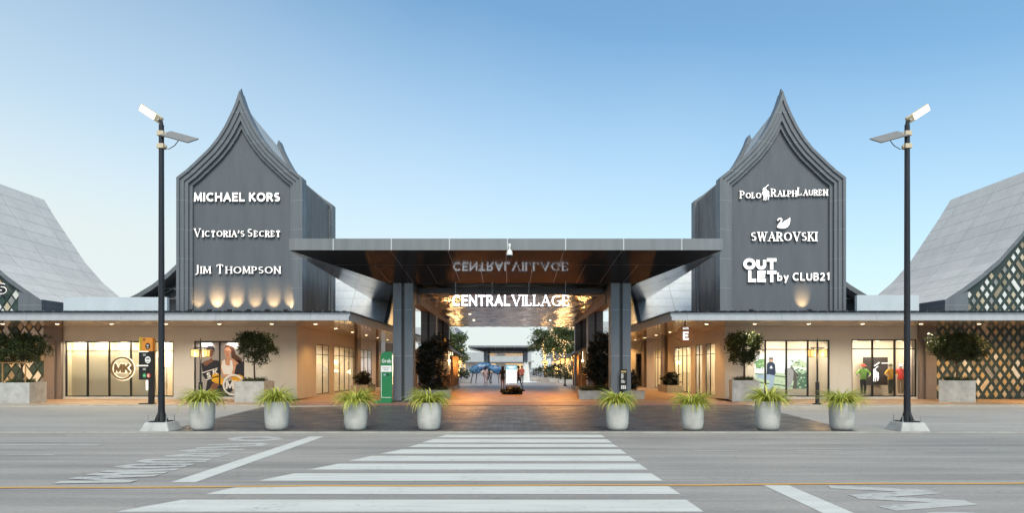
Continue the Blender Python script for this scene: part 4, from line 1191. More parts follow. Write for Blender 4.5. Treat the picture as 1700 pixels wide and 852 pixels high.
# ------------------------------------------------------------------ street lamps with solar panels
def street_lamp(px, s, label):
    Y = 16.95; x = X(px, Y); k = Y/F
    t = thing('street_lamp', label, 'street lamp', (x, Y, .03), 'solar street lamps on the forecourt')
    b = MB(); zt = .25
    b.mesh8([(x-.37,Y-.37,.03),(x+.37,Y-.37,.03),(x+.37,Y+.37,.03),(x-.37,Y+.37,.03),(x-.28,Y-.28,zt),(x+.28,Y-.28,zt),(x+.28,Y+.28,zt),(x-.28,Y+.28,zt)])
    b.build('plinth', M['concrete'], t, bevel=.015)
    zp = Z(207, Y)
    b = MB(); b.tube([(x,Y,zt+.01),(x,Y,1.2),(x,Y,zp)], [.083,.078,.062], 16); b.build('pole', M['pole'], t, smooth=True)
    b = MB(); b.box(x-.2, x+.2, Y-.2, Y+.2, zt+.002, zt+.03)
    for a in range(4):
        Mx = Matrix.Rotation(a*PI/2, 3, 'Z')
        q = [Mx @ Vector(p) for p in ((.07,-.008,0),(.18,-.008,0),(.085,-.008,.22),(.07,.008,0),(.18,.008,0),(.085,.008,.22))]
        q = [v + Vector((x, Y, zt+.03)) for v in q]
        b.poly(q[:3]); b.poly(q[3:][::-1]); b.poly([q[1],q[4],q[5],q[2]]); b.poly([q[0],q[3],q[4],q[1]])
    b.tube([(x,Y,zt+.03),(x,Y,zt+.26)], [.13,.085], 14)
    b.build('base_flange', M['black'], t)
    for dx, dy in ((-.23,-.2),(.23,-.2),(-.23,.2),(.23,.2)):
        b = MB(); b.tube([(x+dx,Y+dy,zt),(x+dx,Y+dy,zt+.17)], .013, 6); b.lathe([(.0,.03),(.028,.03),(.028,0),(0,0)], (x+dx,Y+dy,zt+.0), 6); b.build('anchor_bolt', M['steel'], t)
    dy = 208-203  # photo rows of the two lamps differ by a few pixels
    for pz in (222, 243):
        b = MB(); z = Z(pz, Y); b.box(x-.085, x+.085, Y-.085, Y+.085, z-.06, z+.06); b.box(x-s*.13, x-s*.085, Y-.03, Y+.03, z-.03, z+.03); b.build('clamp', M['clampcream'], t, bevel=.008)
    # neck and lamp head: a flat box tilted up and away from the pole
    b = MB(); b.tube([(x,Y,zp-.02),(x,Y,zp+.06),(x+s*.05,Y-.03,zp+.13)], [.045,.045,.035], 8); b.build('neck', M['pole'], t)
    ux = Vector((s*.80, -.30, .52)).normalized(); nn = Vector((-s*.35, -.62, -.70)); nn = (nn - ux*nn.dot(ux)).normalized(); uy = nn.cross(ux)
    Mx = Matrix((ux, uy, nn)).transposed()
    c = Vector((x+s*.23, Y-.08, zp+.25))
    b = MB(); b.obox(c, (.58,.205,.045), Mx); b.obox(c - nn*.04 - ux*.2, (.2,.16,.05), Mx); b.build('lamp_head', M['clampcream'], t, bevel=.02)
    b = MB(); b.obox(c + nn*.026 + ux*.075, (.39,.17,.012), Mx); b.build('lamp_panel', M['lampface'], t, bevel=.005)
    b = MB(); q = c + nn*.026 - ux*.22; b.lathe([(.0,-.03),(.035,-.015),(.04,0)], q, 10); b.build('sensor', M['white'], t)
    # solar panel on the other side
    ux = Vector((-s*.93, -.12, -.28)).normalized(); nn = Vector((-s*.2, -.55, .8)); nn = (nn - ux*nn.dot(ux)).normalized(); uy = nn.cross(ux)
    Mx = Matrix((ux, uy, nn)).transposed(); zc = Z(226, Y)
    c = Vector((x - s*.46, Y-.0, zc-.02))
    b = MB(); b.obox(c, (.80,.42,.03), Mx); b.build('solar_panel', sm('solar_panel_back', (.22,.21,.20), .5), t)
    b = MB(); b.obox(c - nn*.035 - ux*.1, (.5,.12,.03), Mx); b.build('panel_bracket', M['black'], t)
    b = MB(); p0 = c - nn*.05; p1 = Vector((x-s*.06, Y-.03, Z(246,Y)))
    b.tube([p0, p0.lerp(p1,.3)+Vector((0,0,-.10)), p0.lerp(p1,.65)+Vector((0,0,-.11)), p1], .011, 6); b.build('cable', M['black'], t, smooth=True)
    return t
street_lamp(268, -1, 'solar street lamp on the left, lit head leaning left, before the cream shop')
street_lamp(1506, 1, 'solar street lamp on the right, lit head leaning right, before the clothing window')

# ------------------------------------------------------------------ potted spider plants
def spider(seed, n=270):
    rnd = random.Random(seed); mb = MB()
    for i in range(n):
        az = rnd.uniform(0, 2*PI); el = R(rnd.uniform(30, 82)); L = rnd.uniform(.36, .78); dr = rnd.uniform(1.0, 2.3)
        p = Vector((math.cos(az)*rnd.uniform(0,.16), math.sin(az)*rnd.uniform(0,.16), .66)); tw = rnd.uniform(-.3,.3)
        seg = 7; w0 = rnd.uniform(.012,.021); pts = []
        for k in range(seg+1):
            q = k/seg; a = az + tw*q
            pts.append((p.copy(), a, w0*(1-q**2.2)+.0015))
            e = el - dr*q*1.15
            p = p + Vector((math.cos(a)*math.cos(e), math.sin(a)*math.cos(e), math.sin(e)))*(L/seg)
            if p.z < .25: p.z = .25
        base = len(mb.v)
        for (q, a, wd) in pts:
            sdv = Vector((-math.sin(a), math.cos(a), 0))
            mb.v += [q - sdv*wd + Vector((0,0,wd*.5)), q, q + sdv*wd + Vector((0,0,wd*.5))]
        for k in range(seg):
            b0 = base+3*k
            for j in (0, 1):
                mb.f.append((b0+j, b0+j+1, b0+j+4, b0+j+3)); mb.m.append(0); mb.uv.append(None)
    return mb
def plant_pot(seed):
    t = proto('potted_plant', 'x', 'potted plant', 'potted spider plants along the kerb')
    b = MB(); prof = [(.0,0),(.2,0),(.24,.018),(.268,.075),(.284,.19),(.294,.38),(.297,.58),(.292,.695),(.284,.70),(.268,.698),(.262,.66),(.26,.62)]
    b.lathe(prof, (0,0,0), 40); b.build('pot', M['pot'], t, smooth=True)
    b = MB(); b.lathe([(.0,.64),(.15,.64),(.262,.63)], (0,0,0), 20); b.build('soil', M['soil'], t)
    spider(seed).build('foliage', M['blade'], t)
    return t
protos = [plant_pot(k) for k in (11, 23, 37, 41)]
rp = random.Random(5)
potpx = [(336,719.5),(459.5,719),(590.5,718.5),(712.5,718.5),(1025,717.5),(1149.5,717),(1274.5,716.5),(1397.5,716.5)]
plab = ['spider plant in a concrete pot nearest the left street lamp', 'second potted spider plant to the right of the left street lamp',
        'potted spider plant in front of the green kiosk', 'potted spider plant before the left entrance column, just left of the crosswalk',
        'potted spider plant before the right entrance column, just right of the crosswalk', 'potted spider plant below the round orange sign',
        'potted spider plant in front of the horse poster window', 'spider plant in a concrete pot nearest the right street lamp']
for i, (px, py) in enumerate(potpx):
    Y = 17.0; o = protos[i % 4] if i < 4 else copy_tree(protos[i % 4])
    o.location = (X(px,Y), Y, .036); o.rotation_euler.z = rp.uniform(0, 6.28) ; o['label'] = plab[i]
    k = rp.uniform(.97,1.05); o.scale = (k, k, k*rp.uniform(.97,1.03))

# ------------------------------------------------------------------ trees
def leaf_cloud(mb, rnd, lobes, nclump, per, r, size, m=0):
    """many small leaves gathered into clumps spread through ellipsoid lobes (centre, radii)"""
    tot = sum(l[1][0]*l[1][1]*l[1][2] for l in lobes)
    cents = []
    lobes = list(lobes) + [((Vector(c) + Vector((rnd.uniform(-.8,.8)*q[0], rnd.uniform(-.8,.8)*q[1], rnd.uniform(-.5,.9)*q[2]))), [z_*rnd.uniform(.25,.42) for z_ in q]) for c, q in lobes for _ in range(3)]
    for c, rad in lobes:
        k = max(1, int(nclump*rad[0]*rad[1]*rad[2]/tot))
        for _ in range(k):
            d = Vector((rnd.gauss(0,1), rnd.gauss(0,1), rnd.gauss(0,1))).normalized() * rnd.uniform(.25,1)**.45
            cents.append(Vector(c) + Vector((d.x*rad[0], d.y*rad[1], d.z*rad[2])))
    for c in cents:
        rr = r*rnd.uniform(.6, 1.3)
        for _ in range(per):
            p = c + Vector((rnd.gauss(0,.5), rnd.gauss(0,.5), rnd.gauss(0,.42)))*rr
            a = Vector((rnd.gauss(0,1), rnd.gauss(0,1), rnd.gauss(0,.6))).normalized()
            u = a.cross(Vector((rnd.gauss(0,1), rnd.gauss(0,1), rnd.gauss(0,1)))).normalized()
            L = size*rnd.uniform(.7,1.35); wd = L*.27
            n = len(mb.v); mb.v += [p - a*L*.5, p + u*wd, p + a*L*.5, p - u*wd]
            mb.f.append((n,n+1,n+2,n+3)); mb.m.append(m); mb.uv.append(None)
    return cents
def limbs(mb, rnd, base, top, r0, cents, n, m=0):
    base = Vector(base); top = Vector(top)
    mid = base.lerp(top,.5) + Vector((rnd.uniform(-.04,.04), rnd.uniform(-.04,.04), 0))
    mb.tube([base, mid, top], [r0, r0*.8, r0*.6], 8, m)
    for c in rnd.sample(cents, min(n, len(cents))):
        s_ = base.lerp(top, rnd.uniform(.7,1)); k = s_.lerp(c,.5) + Vector((0,0,rnd.uniform(-.05,.12)))
        mb.tube([s_, k, c], [r0*.45, r0*.28, r0*.10], 5, m)
def box_planter(t, x, y, w, d, h, rz=0, z=.06, taper=1.0):
    b = MB(); c, s_ = math.cos(rz), math.sin(rz)
    def P(u, v, zz): return (x + u*c - v*s_, y + u*s_ + v*c, zz)
    def ring(k, zz): return [P(-w/2*k,-d/2*k,zz), P(w/2*k,-d/2*k,zz), P(w/2*k,d/2*k,zz), P(-w/2*k,d/2*k,zz)]
    lo = ring(1/taper, z); hi = ring(1, z+h); hin = ring(1-.12/min(w,d)*1.0, z+h); low = ring(1-.12/min(w,d), z+h-.1)
    for A, B in ((lo,hi),(hi,hin),(hin,low)):
        for i in range(4):
            j = (i+1)%4; b.poly([A[i],A[j],B[j],B[i]])
    b.poly(low, 1); b.build('planter_box', [M['concrete'], M['soil']], t)
def potted_tree(label, px, pybase, Y, boxw, boxh, lobes, rz, seed, clumps=150, per=30, leaf='leaf', size=.085, trunk_top=None, dx=0, under=True, stakes=False, group='clipped trees in concrete boxes', cr=.16):
    rnd = random.Random(seed); x = X(px, Y)
    t = thing('potted_tree', label, 'tree', (x, Y, .06), group)
    box_planter(t, x, Y, boxw, boxw, boxh, rz)
    L = [((x+a, Y+b, c), r) for (a, b, c, r) in lobes]
    cb = MB(); cents = leaf_cloud(cb, rnd, L, int(clumps*1.7), per, cr, size)
    cb.build('crown', M[leaf], t)
    tb = MB(); zt = trunk_top or min(c[2]-r[2]*.3 for c, r in L)
    limbs(tb, rnd, (x+dx, Y, boxh), (x+dx, Y, zt), .045, cents, 14); tb.build('trunk', M['bark'], t, smooth=True)
    if under:
        ub = MB(); leaf_cloud(ub, rnd, [((x, Y, boxh+.1), (boxw*.42, boxw*.42, .07))], 60, 22, .12, .06); ub.build('underplanting', M['shrub'], t)
    if stakes:
        sb = MB()
        for u, v in ((-.5,-.45),(.5,-.45)):
            sb.tube([(x+u, Y+v, boxh-.05), (x+u, Y+v, boxh+.95)], .03, 6)
        sb.tube([(x-.6, Y-.45, boxh+.92), (x+.6, Y-.45, boxh+.92)], .025, 6); sb.build('stake', M['wood'], t)
    return t
potted_tree('round headed tree in a square concrete box between the fashion poster and the passage corner', 423, 667, 30.4, 1.32, .95,
    [(.0,0,2.62,(.92,.8,.62)), (-.35,0,2.9,(.6,.6,.4)), (.4,0,2.75,(.55,.55,.5)), (.15,0,2.1,(.5,.5,.35))], 0, 2, 150, 24, trunk_top=2.3)
potted_tree('tall square headed tree in a concrete box at the right passage corner', 1235, 666, 31.2, 1.2, .98,
    [(.0,0,2.62,(.82,.75,.68)), (-.3,0,2.95,(.55,.6,.35)), (.4,0,2.9,(.5,.6,.35)), (.0,0,2.1,(.7,.65,.35))], -.2, 3, 190, 26, trunk_top=2.1)
potted_tree('large dark tree with wooden stakes in a concrete box on the far left', 36, 672, 29.3, 1.35, .92,
    [(-.3,0,2.45,(1.15,.9,.68)), (-.9,0,2.5,(.8,.8,.6)), (.5,0,2.5,(.75,.7,.6))], R(8), 4, 230, 26, 'leaf', stakes=True, trunk_top=2.1)
potted_tree('wide round tree in a concrete box before the gold tinted lattice on the far right', 1588, 667, 30.6, 1.38, .98,
    [(.0,0,2.55,(1.15,.9,.62)), (-.5,0,2.7,(.75,.7,.55)), (.6,0,2.45,(.8,.7,.55)), (.1,0,2.85,(.8,.7,.4))], R(-32), 6, 260, 26, trunk_top=2.0)
# dark trees under the canopy behind the columns
def passage_tree(px, label, lobes, seed, boxes):
    rnd = random.Random(seed); Y = 34.2; x = X(px, Y)
    t = thing('passage_tree', label, 'tree', (x, Y, .06), 'dark trees beside the entrance columns')
    for (bx, by, bw, bd) in boxes: box_planter(t, bx, by, bw, bd, .42, 0, .06, 1.06)
    L = [((x+a, Y+b, c), r) for (a, b, c, r) in lobes]
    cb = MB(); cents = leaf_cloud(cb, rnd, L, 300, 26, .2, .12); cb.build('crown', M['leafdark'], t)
    tb = MB(); limbs(tb, rnd, (x, Y, .4), (x, Y, 2.2), .06, cents, 12); tb.build('trunk', M['bark'], t, smooth=True)
    ub = MB()
    for (bx, by, bw, bd) in boxes: leaf_cloud(ub, rnd, [((bx, by, .56), (bw*.42, bd*.4, .1))], 60, 24, .16, .07)
    ub.build('underplanting', M['shrub'], t)
passage_tree(716, 'dense dark tree behind the left entrance column', [(0,0,2.2,(.75,.7,.9)),(-.3,0,1.5,(.6,.6,.8)),(.3,0,2.7,(.6,.5,.6)),(.1,0,1.1,(.7,.6,.6))], 7, [(X(716,34.2)+.1,34.2,1.9,1.2)])
passage_tree(992, 'tapering dark tree behind the right entrance column', [(.1,0,2.2,(.65,.6,1.0)),(0,0,1.6,(.75,.6,.7)),(.25,0,3.0,(.45,.45,.5)),(.2,0,1.1,(.6,.6,.5))], 8, [(X(990,33.2),33.2,1.9,1.2)])
t = thing('planter', 'low pale planter with a dark shrub right of the right entrance column', 'planter', (X(1055,33), 33, .06))
box_planter(t, X(1054,33), 33.2, .9, 1.0, .42, 0, .06, 1.06)
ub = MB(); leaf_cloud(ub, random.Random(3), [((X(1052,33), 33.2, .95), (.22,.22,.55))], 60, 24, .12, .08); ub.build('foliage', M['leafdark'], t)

# ------------------------------------------------------------------ lantern posts
def lantern_post():
    t = proto('lantern_post', 'x', 'lamp post', 'black lantern posts with amber drum shades')
    b = MB(); b.lathe([(.0,.06),(.2,.05),(.2,0)], (0,0,0), 12); b.lathe([(.10,.05),(.09,.12),(.055,.2)], (0,0,0), 10); b.build('base', M['black'], t)
    b = MB(); b.box(-.06,.06,-.06,.06,.1,.95); b.tube([(0,0,.95),(0,0,2.62)], .04, 8); b.tube([(0,0,2.62),(0,0,2.85)], [.035,.004], 8); b.build('post', M['black'], t)
    b = MB(); b.tube([(-.30,0,2.42),(.30,0,2.42)], .022, 6)
    for s in (-1, 1):
        b.tube([(0,0,2.2),(s*.19,0,2.41)], .014, 5); b.tube([(s*.24,0,2.42),(s*.24,0,2.33)], .013, 5)
    b.build('crossarm', M['black'], t)
    for s in (-1, 1):
        b = MB(); b.lathe([(.155,2.03),(.165,2.33)], (s*.235,-.02,0), 18); sh = b.build('lamp_shade', M['shade'], t, smooth=True)
        b = MB()
        for z, r in ((2.03,.16),(2.33,.17)): b.tube([(s*.235+r*math.cos(q*PI/9), -.02+r*math.sin(q*PI/9), z) for q in range(19)], .009, 5)
        for q in range(8): b.tube([(s*.235+.158*math.cos(q*PI/4), -.02+.158*math.sin(q*PI/4), 2.03), (s*.235+.168*math.cos(q*PI/4), -.02+.168*math.sin(q*PI/4), 2.33)], .007, 4)
        b.build('shade_frame', M['black'], sh)
    return t
lp = lantern_post()
lps = [(333,28.2,1,'lantern post before the fashion poster window on the left'),(1357,28.2,1,'lantern post before the right end of the horse poster window'),
       (938,56,1,'tall lantern post beside the fountain court, nearest of the distant ones'),(930,66,.95,'distant lantern post just left of the nearest courtyard lantern'),
       (904.5,84,1,'distant lantern post among the shrubs behind the fountain'),(760,62,.95,'distant lantern post beside the left courtyard trees')]
for i, (px, Y, k, lab) in enumerate(lps):
    o = lp if i == 0 else copy_tree(lp)
    o.location = (X(px,Y), Y, .06); o['label'] = lab; o.scale = (k,k,k)
    if i < 2: lamp('POINT', (X(px,Y), Y-.3, 2.1), 22, (1,.66,.3), shadow_soft_size=.15)
    else: lamp('POINT', (X(px,Y), Y-.4, 2.1), 25, (1,.66,.3), shadow_soft_size=.2)

# ------------------------------------------------------------------ green kiosk, totem, round sign, menu sign
GREEN = mat('kiosk_green', (.012,.17,.06), .4, 0, .1, 3)
Y = 29.6; kx0, kx1 = X(631.5,Y), X(650.5,Y)
t = thing('pickup_kiosk', 'tall green kiosk with rounded corner and white panel beside the left entrance column', 'kiosk', ((kx0+kx1)/2, Y, .06))
zt = Z(584.5,Y); w_ = kx1-kx0
b = MB(); P = [(kx0,.1),(kx1,.1),(kx1,zt)] + [(kx0+.24+.24*math.cos(R(a)), zt-.24+.24*math.sin(R(a))) for a in range(90,181,10)]
b.prism(P, Y, Y+.14); b.build('body', GREEN, t)
b = MB(); b.box(kx0-.2, kx1+.03, Y-.25, Y+.35, .06, .16); b.build('base', GREEN, t)
b = MB(); b.box(kx0+.02, kx1-.01, Y-.012, Y-.002, Z(618,Y), Z(607.5,Y)); b.build('panel', M['white'], t)
b = MB(); rs = random.Random(2)
for r in range(2):
    for c in range(5 - r*2): b.box(kx0+.1+c*.065+r*.06, kx0+.14+c*.065+r*.06, Y-.016, Y-.013, Z(612.2+r*3,Y), Z(610.6+r*3,Y))
b.build('small_print', sm('print_grey', (.25,.25,.27)), t)
b = MB(); b.box(kx0+.035, kx0+.055, Y-.01, Y-.002, .3, Z(618.5,Y)); b.box(kx0+.035, kx1-.02, Y-.01, Y-.0025, .28, .30); b.build('white_trim', M['white'], t)
word(t, 'Grab'[0], X(634,Y), X(638.6,Y), 6.4*Y/F, lambda x, y, d: (x, Y-.012+d, Z(602.8,Y)+y), .17, False, [M['white'],M['white']], .01)
word(t, 'rab', X(639.4,Y), X(649,Y), 6.6*Y/F, lambda x, y, d: (x, Y-.012+d, Z(602.8,Y)+y), .17, False, [M['white'],M['white']], .01, gap=.12)
b = MB(); b.box(kx0+.14, kx0+.24, Y-.01, Y-.002, Z(624,Y), Z(621.5,Y)); b.box(kx0+.27, kx0+.38, Y-.01, Y-.002, Z(624,Y), Z(621.5,Y), 1); b.build('sticker', [sm('sticker_blue', (.3,.4,.5)), M['black']], t)

Y = 28.4; tx0, tx1 = X(231,Y), X(253.5,Y); tm = X(246,Y)
ORANGE = mat('totem_orange', (.55,.20,.02), .45, 0, .08, 3); YEL = mat('totem_yellow', (.60,.42,.03), .45, 0, .08)
t = thing('wayfinding_totem', 'black wayfinding totem with orange top and round badges left of the left street lamp', 'sign', (X(249,Y), Y, .06))
b = MB(); b.box(tm, tx1, Y, Y+.16, .1, Z(584,Y)); b.build('post', M['frame'], t)
b = MB(); b.box(X(231,Y), X(254,Y), Y-.05, Y+.25, .06, .10); b.build('base', M['frame'], t)
b = MB(); b.box(X(236,Y), tx1+.01, Y-.03, Y+.19, Z(583.5,Y), Z(561,Y)); b.build('top_panel', ORANGE, t)
b = MB(); b.box(X(231.5,Y), X(236,Y)-.002, Y-.02, Y+.12, Z(583,Y), Z(560,Y)); b.box(X(234,Y), X(235,Y), Y-.026, Y-.02, Z(583,Y), Z(560,Y), 1); b.build('edge_panel', [YEL, M['frame']], t)
b = MB(); b.box(X(231,Y), tm-.002, Y-.02, Y+.13, Z(606.5,Y), Z(585,Y)); b.build('upper_panel', M['frame'], t)
b = MB(); b.box(X(231,Y), tm-.002, Y-.02, Y+.13, Z(631,Y), Z(608.5,Y)); b.build('lower_panel', M['frame'], t)
b = MB(); b.box(X(231,Y), X(245,Y), Y-.022, Y+.1, Z(584.6,Y), Z(583.6,Y)); b.box(X(227,Y), X(245,Y), Y-.022, Y+.1, Z(608.2,Y), Z(607,Y)); b.box(X(242.5,Y), X(245,Y), Y-.01, Y+.1, Z(648,Y), Z(632,Y)); b.build('light_strip', emis('totem_light', (1,.9,.75), .8), t)
def badge(px, py, rpx, m, name='badge', y=Y-.034):
    b = MB(); x, z, r = X(px,Y), Z(py,Y), rpx*Y/F
    b.prism([(x+r*.8*math.cos(k*PI/10), z+r*math.sin(k*PI/10)) for k in range(20)], y, y+.012); return b.build(name, m, t)
badge(246, 575, 5.2, M['frame']); badge(246, 598, 5.8, M['white']); badge(240.5, 624, 3.7, sm('badge_green', (.03,.30,.09))); badge(247.3, 624, 3.7, sm('badge_red', (.62,.06,.02)))
b = MB(); yy = Y-.04
for (px, py, w_, h_, m_) in ((246,574,3.4,1.4,0),(246,577.4,2.6,.9,0),(245,596.3,2,2.6,1),(247.8,596.3,2,2.6,1),(246,601,5,.9,1),(240.5,624,3,.9,0),(247.3,622.4,2.4,.8,0),(247.3,624.2,2.4,.8,0),(247.3,626,2.4,.8,0),(246.5,624.2,.8,4.2,0),
                         (240.5,588.8,5,.7,0),(240.5,590.6,4.6,.7,0),(240.5,612.4,5,.7,0),(240.5,614.3,4.6,.7,0),(240,563.4,3.6,.8,1),(240,565,3.2,.8,1)):
    b.box(X(px-w_/2,Y), X(px+w_/2,Y), yy-.0005*len(b.f)/6, yy+.005, Z(py+h_/2,Y), Z(py-h_/2,Y), m_)
b.build('pictogram', [M['white'], M['frame']], t)

Y = 29.5; x, z, r = X(1138,Y), Z(555,Y), 14*Y/F
COP = mat('copper_disc', (.36,.12,.035), .35, .5, .1, 4)
t = thing('round_sign', 'round copper sign with a glowing letter hanging under the right awning', 'sign', (x, Y, z))
b = MB(); b.prism([(x+r*math.cos(k*PI/24), z+r*math.sin(k*PI/24)) for k in range(48)], Y, Y+.12); b.build('disc', COP, t)
b = MB(); b.tube([(x,Y+.06,z+r-.02),(x,Y+.06,ZS)], .03, 8); b.build('rod', M['black'], t)
word(t, 'E', X(1133.5,Y), X(1143,Y), 13.6*Y/F, lambda a, c, d: (a, Y-.03+d, Z(564.8,Y)+c), .22, False, depth=.03)
word(t, 'GATE', X(1133.3,Y), X(1142.8,Y), 3.6*Y/F, lambda a, c, d: (a, Y-.03+d, Z(547.4,Y)+c), .2, False, depth=.03, gap=.1)

Y = 29.9; 
t = thing('menu_sign', 'narrow black notice board with small white lines on the right entrance column', 'sign', (X(1035,Y), Y, Z(648,Y)))
b = MB(); b.box(X(1029.5,Y), X(1041,Y), Y, Y+.05, Z(648.5,Y), Z(613.5,Y)); b.build('board', M['frame'], t)
b = MB(); b.box(X(1031,Y), X(1039.5,Y), Y-.006, Y-.001, Z(619,Y), Z(616,Y), 1)
rs = random.Random(4)
for py in (621.5,623.2,624.9,626.6,628.3,632,633.7,635.4):
    b.box(X(1031.2,Y), X(1031.2+rs.uniform(3,7),Y), Y-.006, Y-.001, Z(py+.5,Y), Z(py-.4,Y), 0)
for c in range(3):
    for r_ in range(2): b.box(X(1031.2+c*2.9,Y), X(1033.4+c*2.9,Y), Y-.006, Y-.001, Z(643+r_*3.2,Y), Z(640.6+r_*3.2,Y), 0)
b.build('small_print', [M['white'], sm('menu_gold', (.4,.3,.12))], t)

# ring monogram signs, fashion poster, horse light box
GOLDL = emis('warm_halo_light', (1,.88,.66), .8); BRZ = mat('bronze_letter', (.30,.20,.10), .35, .6, .1)
def ring(mb, x, z, r0, r1, y, th, m=0, n=40):
    for k in range(n):
        a, b_ = 2*PI*k/n, 2*PI*(k+1)/n
        p = [(x+r*math.cos(q), z+r*math.sin(q)) for r, q in ((r0,a),(r1,a),(r1,b_),(r0,b_))]
        mb.prism(p, y, y+th, m)
Y = YW-.10; x, z = X(202.5,Y), Z(612,Y); r = 19.5*Y/F
t = thing('monogram_sign', 'round bronze letter monogram glowing on the left shop window', 'sign', (x, Y, z))
b = MB(); ring(b, x, z, r*.84, r*1.0, Y, .05); b.build('ring', BRZ, t)
b = MB(); ring(b, x, z, r*.80, r*1.05, Y+.055, .02); b.build('halo', GOLDL, t)
word(t, 'MK', x-r*.70, x+r*.68, r*.78, lambda a, c, d: (a, Y+d, z-r*.39+c), .24, False, [BRZ, BRZ], .05, gap=.02, width=.86)
word(t, 'MK', x-r*.74, x+r*.72, r*.86, lambda a, c, d: (a, Y+.055+d, z-r*.43+c), .36, False, [GOLDL, GOLDL], .02, gap=.0, width=.84, name='halo')

Y = YW+.042
SK1 = sm('poster_skin_dark', (.20,.085,.045), .5); SK2 = sm('poster_skin_light', (.58,.30,.18), .5); NAVY = sm('poster_black', (.012,.013,.02), .5)
YEL2 = sm('poster_yellow', (.72,.38,.02), .5); WH = M['white']; BRH = sm('poster_hair', (.09,.035,.018), .5); PBG = sm('poster_ground', (.36,.34,.32), .5)
t = thing('window_poster', 'fashion poster of two models with yellow and black bags in the left shop window', 'poster', (X(364,Y), Y, .17))
b = MB(); b.box(X(323,Y), X(404.5,Y), Y+.03, Y+.05, .2, Z(567.5,Y)); b.build('backing', PBG, t)
def pshape(pts, m, lay, name):
    b = MB(); y = Y+.03-.003*lay
    b.prism([(X(a,Y), Z(c,Y)) for a, c in pts], y, y+.0025); return b.build(name, m, t)
def ell(cx, cy, rx, ry, n=18): return [(cx+rx*math.cos(2*PI*k/n), cy+ry*math.sin(2*PI*k/n)) for k in range(n)]
pshape([(334,604),(341,600),(352,598),(362,599),(366,606),(366,632),(362,646),(350,658),(341,650),(344,630),(336,620)], NAVY, 1, 'dress')
pshape([(352,637),(366,632),(378,640),(380,652),(372,658),(356,656),(346,650)], SK1, 2, 'leg')
pshape([(351,594),(354,600),(348,604),(344,600)], SK1, 2, 'neck'); pshape(ell(349,585,5.4,8), SK1, 3, 'face')
pshape([(342.5,584),(343,577),(347,574.5),(352,574.8),(355.6,578),(356,586),(354.6,583),(351,579.5),(346,580)], NAVY, 4, 'hair')
pshape([(338,601),(345,598),(349,602),(343,608),(338,607)], SK1, 3, 'shoulder')
pshape([(366,602),(372,597),(379,594),(388,596),(398,600),(404,606),(404,622),(392,618),(388,628),(372,628),(366,616)], SK2, 3, 'torso')
pshape([(369,600),(373,597),(374,606),(381,608),(382,598),(385,599),(387,612),(384,622),(371,622),(367,610)], WH, 4, 'top')
pshape([(382,573.5),(388,577),(391,588),(400,596),(404,606),(398,604),(390,599),(384,594)], BRH, 3, 'hair')
pshape([(371.5,584),(373,577),(377,573.5),(381,574),(383.6,578),(383.4,586),(380.5,592),(377,595.5),(373.6,592)], SK2, 5, 'face')
pshape([(371.6,580),(374,574.5),(379,572.6),(384,575.5),(384,582),(380,577.6),(375,577)], BRH, 6, 'hair')
pshape([(375,594),(381,591),(383,600),(376,600)], SK2, 4, 'neck')
for cx in (374.8, 379.8): pshape(ell(cx,583.6,1.1,.7,8), NAVY, 7, 'eye')
pshape(ell(377,590,1.7,.7,8), sm('poster_lips', (.45,.06,.05)), 7, 'lips'); pshape([(376.6,584),(377.6,584),(378.1,587.6),(376.2,587.6)], sm('poster_nose', (.45,.21,.12)), 7, 'nose')
for cx in (346.8, 351.6): pshape(ell(cx,584.6,1.0,.6,8), NAVY, 5, 'eye')
pshape(ell(349.2,590,1.6,.7,8), sm('poster_lips2', (.22,.04,.03)), 5, 'lips')
pshape([(352,622),(358,619),(366,622),(368,628),(374,631),(370,640),(356,636),(351,633)], YEL2, 6, 'handbag')
pshape([(334,619),(362,610),(365,624),(342,632)], NAVY, 5, 'handbag'); pshape([(334.5,619),(361,611),(361.4,612.2),(335,620.6)], WH, 6, 'trim'); pshape([(341,630.6),(364,623.6),(364.4,624.8),(341.6,632)], WH, 6, 'trim')
pshape([(392,606),(404,600),(404.4,626),(396,632),(388,624)], NAVY, 4, 'handbag'); pshape([(384,628),(397,622),(404.4,626),(404.4,650),(392,654),(386,646)], YEL2, 5, 'handbag')
pshape([(364,640),(384,632),(386,648),(376,660),(350,660),(352,654)], NAVY, 4, 'skirt')
word(t, 'S', X(342.5,Y), X(350,Y), 9*Y/F, lambda a, c, d: (a, Y+.008+d, Z(628,Y)+c), .24, False, [WH,WH], .002)
word(t, 'K', X(353,Y), X(361,Y), 8.5*Y/F, lambda a, c, d: (a, Y+.008+d, Z(622,Y)+c), .24, False, [WH,WH], .002)
mx, mz, r = X(387.5,Y), Z(639.5,Y), 18*Y/F
b = MB(); ring(b, mx, mz, r*.83, r, Y+.002, .004, 0, 36); b.build('ring', WH, t)
word(t, 'MK', mx-r*.72, mx+r*.72, r*.76, lambda a, c, d: (a, Y-.002+d, mz-r*.38+c), .24, False, [WH,WH], .003, gap=.02, width=.86)

